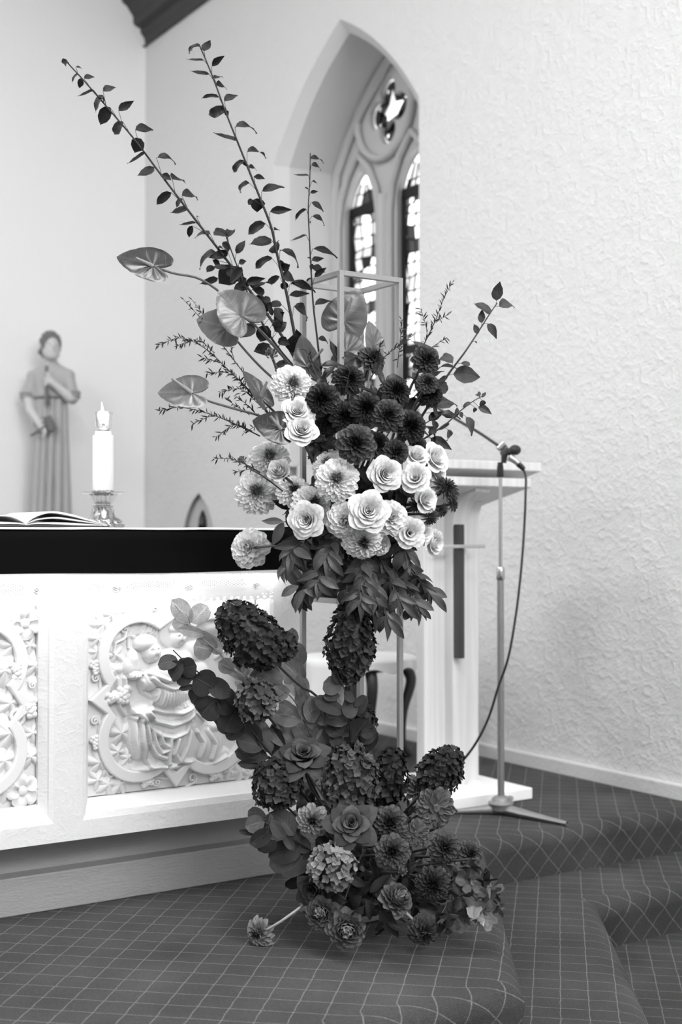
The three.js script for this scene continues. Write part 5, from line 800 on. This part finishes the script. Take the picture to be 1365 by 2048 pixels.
const DK = [['dark leaves in the shadow beside the topmost white dahlia', 640, 735], ['dark leaves behind the central white dahlia', 640, 890], ['dark leaves between the lone white rose and the largest one', 745, 975], ['dark leaves left of the lone white rose', 715, 995], ['dark leaves behind the lower-left white rose', 600, 1075], ['shaded leaves behind the right-hand dark dahlias', 880, 830], ['dark leaves between the cup flowers and the loose dahlia', 805, 985], ['shaded leaves at the heart of the dark dahlia cluster', 740, 850], ['dark leaves above the dark dahlia cluster', 770, 760], ['dark leaves left of the dark cluster under the roses', 625, 880], ['dark leaves under the half-hidden pale dahlia', 575, 1020], ['leaves behind the upper right dark dahlia', 880, 735], ['dark leaves behind the broad cup flower', 800, 1085], ['shaded leaves behind the highest dark dahlia', 680, 715]];
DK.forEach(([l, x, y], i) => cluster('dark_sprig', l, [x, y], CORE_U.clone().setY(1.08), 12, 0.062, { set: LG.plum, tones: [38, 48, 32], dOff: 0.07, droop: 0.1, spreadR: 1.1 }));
// ---------- hydrangeas ----------
const floretG = (() => { const P = []; for (let i = 0; i < 4; i++) P.push(petalG(1, 0.85, { cup: 0.5, bend: 0.5, base: 0.5, tip: 0.45, nu: 2, nv: 3 }).applyMatrix4(M4().compose(V(), basis(V(cos(i * PI / 2), sin(i * PI / 2), 0.25), V(0, 0, 1)), V(1, 1, 1)))); return merge(P); })();
function hydrangea(label, base, apex, rpx, depth, n, tones, core, o = {}) {
  seed(Math.round(base[0] * 5 + base[1]));
  const B = at(base[0], base[1], depth), A = at(apex[0], apex[1], o.ad ?? depth), g = thing('hydrangea', label, 'flower', B), ax = A.clone().sub(B), L = ax.length(), R = rpx / FP * depth, Y = ax.clone().normalize(), q = basis(Y, CZ), ms = tones.map((t) => PM(t, 0.08, 0.65));
  const prof = o.round ? (t) => Math.sqrt(Math.max(0.03, 1 - (2 * t - 1) ** 2)) : (t) => Math.pow(Math.min(1, t / 0.32), 0.55) * Math.sqrt(Math.max(0.03, 1 - Math.pow(Math.max(0, t - 0.32) / 0.7, 2.1)));
  part('core', lathe([...Array(13)].map((_, i) => [R * 0.82 * prof(i / 12 * 0.96 + 0.02) + 0.0005, L * (0.03 + 0.92 * i / 12)]), 14).applyQuaternion(q), SM(28), g);
  for (let i = 0; i < n; i++) {
    const t = 1 - Math.pow((i + 0.5) / n, 0.95) * 0.98, a = i * golden + rnd(-0.2, 0.2), r = R * prof(t) * rnd(0.84, 1.06), nrm = V(cos(a), 0.25 + (t - 0.4) * 1.6, sin(a)).normalize();
    const p = V(r * cos(a), L * t, r * sin(a)), f = part('floret', floretG, ms[Math.floor(rnd(ms.length))], g), dir = nrm.clone().add(V(rnd(-0.4, 0.4), rnd(-0.4, 0.4), rnd(-0.4, 0.4))).normalize();
    f.position.copy(p.applyQuaternion(q)); f.quaternion.setFromUnitVectors(AZ, dir.applyQuaternion(q)).multiply(new THREE.Quaternion().setFromAxisAngle(AZ, rnd(0, 3))); f.scale.setScalar((o.fs ?? 0.0122) * rnd(0.8, 1.2));
  }
  if (core) { const c = core.clone().sub(B); part('stem', tube([V(), ...(o.path ?? []).map((p) => at(...p).sub(B)), c], 0.003, 0.0036, 20, 7), SM(42), g); }
}
hydrangea('largest dark cone-shaped hydrangea, tilted to the left on a dark stem before the carved panel', [554, 1328], [448, 1214], 54, 3.1, 300, [44, 56, 66], CORE_L, { path: [[600, 1372, 3.14], [640, 1400, 3.2]], ad: 3.1 });
hydrangea('small side cluster of dark florets at the right of the tilted hydrangea', [560, 1318], [572, 1268], 26, 3.11, 60, [46, 58], null);
hydrangea('upright dark hydrangea hanging high at the front frame leg under the drooping leaves', [694, 1368], [712, 1194], 47, 3.2, 290, [46, 58, 68], CORE_L, { path: [[690, 1420, 3.22], [690, 1500, 3.26]] });
hydrangea('small grey hydrangea tucked behind the round-leaved stem', [536, 1432], [488, 1368], 40, 3.1, 100, [96, 120, 74], CORE_L, { path: [[560, 1462, 3.22], [600, 1520, 3.26]] });
hydrangea('rounded dark grey hydrangea at the left, under the smoke-bush leaves and grey rose', [572, 1612], [536, 1522], 48, 3.15, 180, [66, 82, 52], CORE_L);
hydrangea('mid-grey cone hydrangea standing in the middle of the lower bouquet', [704, 1628], [702, 1490], 54, 3.12, 260, [76, 92, 62], CORE_L);
hydrangea('very dark hydrangea right of the middle one, beside the frame leg', [768, 1612], [790, 1500], 37, 3.22, 150, [40, 48, 56], CORE_L);
hydrangea('dark hydrangea at the right, leaning towards the lectern foot', [848, 1585], [915, 1502], 40, 3.2, 190, [58, 72, 46], CORE_L);
hydrangea('round light grey hydrangea low at the left of the lower bouquet', [668, 1775], [662, 1690], 45, 3.03, 170, [128, 150, 100], CORE_L, { round: true });
hydrangea('small dark hydrangea half hidden in the middle behind the round dark leaves', [732, 1470], [722, 1405], 24, 3.3, 60, [50, 60], CORE_L);
// ---------- smoke-bush stems ----------
branch('smoke_bush_stem', 'dark round-leaved stem reaching left across the carved panel', 'leaves', [[346, 1300, 3.1], [372, 1325, 3.1], [410, 1356, 3.12], [470, 1420, 3.15], [535, 1500, 3.18], [600, 1580, 3.24], [690, 1700, 3.32]], 0.0014, 0.004,
  [[130, 325, 48, 330, 0.6], [150, 335, 88, 388, 0.8], [140, 360, 198, 350, 0.95], [190, 345, 132, 358, 0.95], [195, 398, 128, 402, 0.7], [200, 395, 275, 440, 0.85], [265, 405, 346, 476, 0.55], [215, 440, 145, 444, 0.25], [255, 465, 195, 505, 0.8], [305, 495, 232, 565, 0.85], [340, 560, 292, 582, 0.85], [398, 525, 312, 500, 0.95], [412, 600, 318, 600, 0.85], [395, 545, 345, 625, 0.9], [425, 655, 360, 630, 0.95], [470, 600, 428, 500, 0.68], [515, 690, 408, 655, 0.8], [520, 715, 415, 690, 0.55], [540, 765, 412, 732, 0.36], [550, 745, 498, 605, 0.36], [605, 785, 558, 650, 0.36], [520, 795, 418, 790, 0.3], [160, 365, 196, 400, 0.8], [330, 470, 280, 410, 0.4]].map(z5), { set: LG.round, nom: 0.7, grow: 1.22, widen: 1.3, ratio: 0.75, lm: [LM(72), LM(84), LM(62), LM(96)], petiole: false, deep: 0.25 });
branch('smoke_bush_stem', 'palest smoke-bush stem, leaf colour lightened as if backlit, in front of the seated figure', 'leaves', [[350, 1210, 3.2], [385, 1258, 3.2], [432, 1300, 3.2], [490, 1368, 3.21], [535, 1430, 3.22], [600, 1520, 3.26], [690, 1660, 3.33]], 0.0012, 0.0036,
  [[190, 148, 108, 62, 0.55], [185, 158, 108, 132, 0.75], [190, 150, 248, 84, 0.7], [255, 205, 145, 180, 0.3], [290, 275, 210, 258, 0.72], [330, 290, 268, 225, 0.5], [385, 365, 325, 335, 0.7], [445, 405, 358, 325, 0.5], [345, 280, 330, 190, 0.4], [440, 395, 500, 345, 0.4], [310, 262, 225, 205, 0.4], [470, 450, 400, 400, 0.6], [520, 520, 560, 440, 0.5], [420, 380, 410, 300, 0.45]].map(z5), { set: LG.round, nom: 0.7, grow: 1.22, widen: 1.3, ratio: 0.6, lm: [LM(226, { transmission: 0.5 }), LM(234, { transmission: 0.5 }), LM(214, { transmission: 0.5 })], sm: SM(150), petiole: false });  // leaf colours raised so they look lit from behind by the altar
branch('smoke_bush_stem', 'mid-grey smoke-bush stem standing behind the left frame leg', 'leaves', [[586, 1265, 3.32], [592, 1320, 3.32], [606, 1390, 3.3], [622, 1460, 3.29], [655, 1540, 3.3], [700, 1640, 3.33]], 0.0012, 0.0034,
  [[655, 255, 650, 182, 0.45], [690, 350, 640, 262, 0.6], [695, 425, 612, 325, 0.6], [690, 500, 700, 400, 0.45], [670, 330, 690, 262, 0.4], [700, 480, 640, 395, 0.6], [710, 560, 690, 470, 0.5]].map(z5), { set: LG.round, nom: 0.7, grow: 1.22, widen: 1.3, ratio: 0.6, lm: [LM(182, { transmission: 0.4 }), LM(196, { transmission: 0.4 }), LM(168, { transmission: 0.4 })], sm: SM(90), petiole: false });  // leaf colours lightened in place of backlight
branch('smoke_bush_stem', 'grey smoke-bush stem with curled leaves below the tilted hydrangea', 'leaves', [[522, 1358, 3.16], [560, 1376, 3.16], [588, 1400, 3.17], [612, 1450, 3.2], [650, 1530, 3.26], [700, 1640, 3.33]], 0.0012, 0.0034,
  [[580, 400, 478, 395, 0.5], [615, 470, 500, 405, 0.42], [640, 460, 520, 478, 0.42], [600, 430, 540, 360, 0.5], [690, 590, 585, 556, 0.7], [725, 600, 700, 495, 0.55], [745, 605, 722, 498, 0.6], [762, 605, 808, 588, 0.6], [645, 705, 578, 618, 0.8], [705, 695, 680, 606, 0.7], [800, 700, 760, 632, 0.65], [775, 645, 722, 520, 0.45], [600, 640, 560, 540, 0.4], [720, 690, 760, 620, 0.6], [800, 650, 830, 590, 0.6], [660, 560, 600, 520, 0.5]].map(z5), { set: LG.round, nom: 0.7, grow: 1.22, widen: 1.3, ratio: 0.6, lm: [LM(156, { transmission: 0.3 }), LM(174, { transmission: 0.3 }), LM(134, { transmission: 0.25 })], sm: SM(80), petiole: false });  // pale leaf tones stand in for light coming through them
branch('smoke_bush_stem', 'upright smoke-bush stem with small dark discs of leaves at the front frame leg', 'leaves', [[676, 1352, 3.17], [690, 1380, 3.17], [698, 1430, 3.18], [702, 1500, 3.22], [708, 1600, 3.3]], 0.0012, 0.003,
  [[868, 455, 806, 422, 0.75], [866, 482, 803, 484, 0.5], [888, 498, 928, 478, 0.75], [872, 535, 936, 538, 0.95], [885, 560, 765, 508, 0.42], [900, 605, 815, 565, 0.6], [872, 665, 832, 608, 0.85], [915, 660, 880, 632, 0.8], [905, 705, 975, 600, 0.72], [975, 705, 1005, 628, 0.6], [960, 745, 1008, 640, 0.5], [930, 530, 972, 488, 0.42], [945, 570, 975, 500, 0.35], [870, 430, 840, 375, 0.5], [890, 690, 830, 690, 0.6], [960, 660, 1010, 650, 0.6]].map(z5), { set: LG.round, nom: 0.7, grow: 1.22, widen: 1.3, ratio: 0.7, lm: [LM(66), LM(78), LM(90)], petiole: false, deep: 0.2 });
branch('smoke_bush_stem', 'low smoke-bush stem with folded leaves pointing left from the bottom bouquet, before the altar foot', 'leaves', [[512, 1636, 3.06], [540, 1650, 3.06], [575, 1672, 3.08], [620, 1700, 3.12], [690, 1760, 3.28]], 0.0014, 0.0034,
  [[170, 375, 98, 338, 0.5], [165, 385, 88, 402, 0.7], [185, 405, 118, 455, 0.5], [200, 430, 108, 475, 0.55], [215, 470, 148, 522, 0.6], [195, 375, 245, 460, 0.4], [160, 440, 192, 365, 0.4], [135, 440, 58, 434, 0.22], [305, 450, 212, 335, 0.5], [335, 480, 238, 345, 0.4], [340, 495, 208, 545, 0.55], [350, 530, 205, 572, 0.5], [392, 560, 238, 592, 0.5], [392, 628, 278, 692, 0.28], [250, 440, 300, 500, 0.5], [380, 520, 300, 470, 0.5]].map(z6), { set: LG.round, nom: 0.7, grow: 1.22, widen: 1.3, ratio: 0.55, lm: [LM(80), LM(96), LM(64), LM(116)], petiole: false });
// ---------- lower bouquet flowers ----------
const G = (k, n, x, y, r, fx, fy, d, label, o = {}) => flower(k, n, x, y, r, fx, fy, d, o.core ?? CORE_L, label, 'flower', o);
G('greyRose', 'grey_rose', 606, 1508, 46, 0.0, 0.75, 3.14, 'grey rose with curled back petals highest in the lower bouquet');
G('greyRose', 'grey_rose', 703, 1648, 46, -0.05, 0.45, 3.03, 'grey rose with curled petals in the middle of the lower bouquet');
G('darkRose', 'grey_rose', 625, 1782, 34, -0.3, 0.1, 3.06, 'very dark rose in shade below the round light hydrangea');
G('lightMid', 'grey_dahlia', 625, 1643, 34, -0.1, 0.1, 3.08, 'light grey dahlia with a dark centre left of the middle grey rose');
G('midDahlia', 'grey_dahlia', 780, 1647, 36, 0.0, 0.15, 3.06, 'dark grey dahlia right of the middle grey rose, before the frame leg');
G('open', 'grey_dahlia', 873, 1616, 39, 0.15, 0.1, 3.1, 'flat open dahlia with pale stamens at the right, under the leaning hydrangea');
G('midDahlia', 'grey_dahlia', 785, 1704, 36, 0.0, 0.25, 3.0, 'grey dahlia with a pale speck in its heart, directly below the frame leg');
G('open', 'dark_dahlia', 833, 1668, 32, 0.1, 0.15, 3.08, 'dark open dahlia just left below the flat open one', { grow: 0.95 });
G('darkLoose', 'dark_dahlia', 891, 1697, 33, 0.15, 0.1, 3.06, 'dark dahlia right of the dark open one, above the dry leaves');
G('darkLoose', 'dark_dahlia', 942, 1708, 27, 0.25, 0.25, 3.08, 'rightmost dark dahlia of the lower bouquet, near the step edge');
G('darkDahlia', 'dark_dahlia', 866, 1770, 36, 0.05, 0.0, 3.0, 'blackish dahlia at the lower right beside the dry leaves');
G('ball', 'ball_dahlia', 795, 1797, 36, 0.45, 0.55, 2.98, 'grey ball dahlia tilted to the upper right in the bottom row');
G('ball', 'ball_dahlia', 643, 1826, 35, -0.25, 0.3, 3.02, 'grey ball dahlia lying left in the bottom row');
G('ball', 'ball_dahlia', 694, 1860, 40, 0.05, 0.15, 2.99, 'largest ball dahlia lying on the carpet in the bottom row');
G('lightMid', 'grey_dahlia', 516, 1868, 32, -0.5, -0.05, 3.1, 'single dahlia lying furthest left on the carpet at the end of a long stem', { path: [at(548, 1852, 3.08), at(605, 1812, 3.08)], stemTone: 165 });
G('midDahlia', 'grey_dahlia', 850, 1868, 34, 0.1, -0.35, 3.03, 'dahlia lying face down at the front right on the carpet', { path: [at(825, 1838, 3.04), at(805, 1818, 3.08)], stemTone: 165 });
G('smallBud', 'dahlia_bud', 806, 1741, 13, 0.0, 0.6, 2.99, 'small pale bud under the grey dahlia below the frame leg');
G('smallBud', 'dahlia_bud', 883, 1651, 10, 0.4, 0.4, 3.1, 'tiny pale bud beside the flat open dahlia');
G('smallBud', 'dahlia_bud', 954, 1718, 7, 0.5, 0.3, 3.0, 'tiny round bud in front of the rightmost dark dahlia');
G('lightMid', 'grey_dahlia', 838, 1575, 28, 0.3, 0.3, 3.3, 'soft grey dahlia half hidden behind the right frame leg');
// lower filler leaves, toned near black to deepen the shade in the core
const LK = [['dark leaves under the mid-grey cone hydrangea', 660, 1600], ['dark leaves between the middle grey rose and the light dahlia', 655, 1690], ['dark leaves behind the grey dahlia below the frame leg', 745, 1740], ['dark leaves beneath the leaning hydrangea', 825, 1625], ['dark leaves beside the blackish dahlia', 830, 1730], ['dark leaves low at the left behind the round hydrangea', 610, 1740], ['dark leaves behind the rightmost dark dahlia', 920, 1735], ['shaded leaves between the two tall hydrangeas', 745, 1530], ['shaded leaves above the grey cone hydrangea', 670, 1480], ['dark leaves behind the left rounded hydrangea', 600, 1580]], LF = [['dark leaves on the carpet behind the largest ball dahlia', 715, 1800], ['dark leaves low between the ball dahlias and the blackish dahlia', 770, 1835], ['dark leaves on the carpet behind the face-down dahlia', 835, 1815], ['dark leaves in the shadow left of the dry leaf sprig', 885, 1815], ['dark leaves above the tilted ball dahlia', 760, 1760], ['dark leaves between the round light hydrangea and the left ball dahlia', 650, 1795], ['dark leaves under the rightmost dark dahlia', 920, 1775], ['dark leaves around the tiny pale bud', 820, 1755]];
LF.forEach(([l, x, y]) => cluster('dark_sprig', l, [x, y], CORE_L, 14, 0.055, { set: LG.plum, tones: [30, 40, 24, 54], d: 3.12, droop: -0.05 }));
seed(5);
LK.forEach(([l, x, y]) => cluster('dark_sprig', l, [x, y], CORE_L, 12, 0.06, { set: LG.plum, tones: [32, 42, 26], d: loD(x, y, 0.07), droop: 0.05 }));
branch('leafy_sprig', 'broad dark leaves lying on the carpet between the ball dahlias', 'leaves', [[690, 1800, 3.0], [710, 1740, 3.06], [730, 1700, 3.2]], 0.0018, 0.003,
  [[620, 735, 528, 805, 0.45], [640, 745, 605, 790, 0.5], [660, 720, 745, 625, 0.36], [640, 750, 695, 855, 0.5], [690, 735, 790, 690, 0.36], [705, 800, 800, 935, 0.5], [640, 860, 600, 930, 0.5], [720, 850, 690, 920, 0.4], [560, 640, 645, 700, 0.4], [630, 780, 560, 860, 0.5], [740, 860, 850, 900, 0.4]].map(z6), { set: LG.lance, nom: 0.3, lm: [LM(66), LM(78), LM(54)], petiole: false, deep: 0.15 });
// dry lobed leaves at the right
{
  seed(77);
  const lob = [0, 1].map((k) => surf(36, 4, (u, v, t) => { const a = (u - 0.5) * 2 * PI * 0.94, l = Math.pow(Math.abs(cos(a * 2.5)), 0.7), r = v * (0.45 + 0.55 * l) * (1 - 0.18 * Math.abs(a) / PI) * (1 + 0.07 * sin(a * 22) * v); t.set(r * sin(a) * 0.75, 0.35 + r * cos(a) * 0.65, 0.2 * sin(a * 3 + k) * v * v + 0.25 * Math.abs(sin(a * 1.5)) * v * (k ? -1 : 1)); }));
  const base = at(905, 1790, 3.04), g = thing('dry_leaf_sprig', 'sprig of pale crumpled dry lobed leaves at the lower right, beside the platform edge', 'leaves', base), ms = [LM(120), LM(168), LM(196), LM(84), LM(60)];
  const st = [];
  for (const [x, y, r, m] of [[935, 1762, 30, 0], [958, 1752, 28, 1], [975, 1785, 34, 0], [952, 1800, 36, 1], [935, 1820, 34, 2], [960, 1828, 32, 2], [985, 1800, 26, 3], [915, 1835, 28, 3], [925, 1790, 30, 3], [945, 1738, 24, 3], [968, 1765, 26, 4], [900, 1828, 24, 4], [930, 1845, 22, 1], [908, 1805, 26, 0], [970, 1842, 22, 2], [992, 1815, 20, 0], [950, 1775, 22, 2], [895, 1850, 20, 4]]) {
    const d = 3.04 - 0.04 * rnd(), p = at(x, y, d).sub(base), R = r / FP * d, dir = view(rnd(-0.4, 1), rnd(-1, 0.5), rnd(-0.4, 0.4)).normalize();
    const from = p.clone().addScaledVector(dir, -R * 0.7); addLeaf(g, lob[Math.floor(rnd(2))], ms[m], from, from.clone().addScaledVector(dir, R * 1.5), view(rnd(-0.5, 0.5), rnd(-0.2, 0.8), 0.9), rnd(0.9, 1.15)); st.push(tube([V(-0.06, -0.01, -0.05), from.clone().multiplyScalar(0.5).add(V(0, 0.01, 0)), from], 0.0014, 0.001, 6, 5));
  }
  part('stem', merge(st), SM(80), g);
}
for (const o of scene.children) { const k = o.name.replace(/_\d{3}$/, ''); if (o.userData.label && GROUPS[k]) o.userData.group = GROUPS[k]; }
renderer.render(scene, camera);
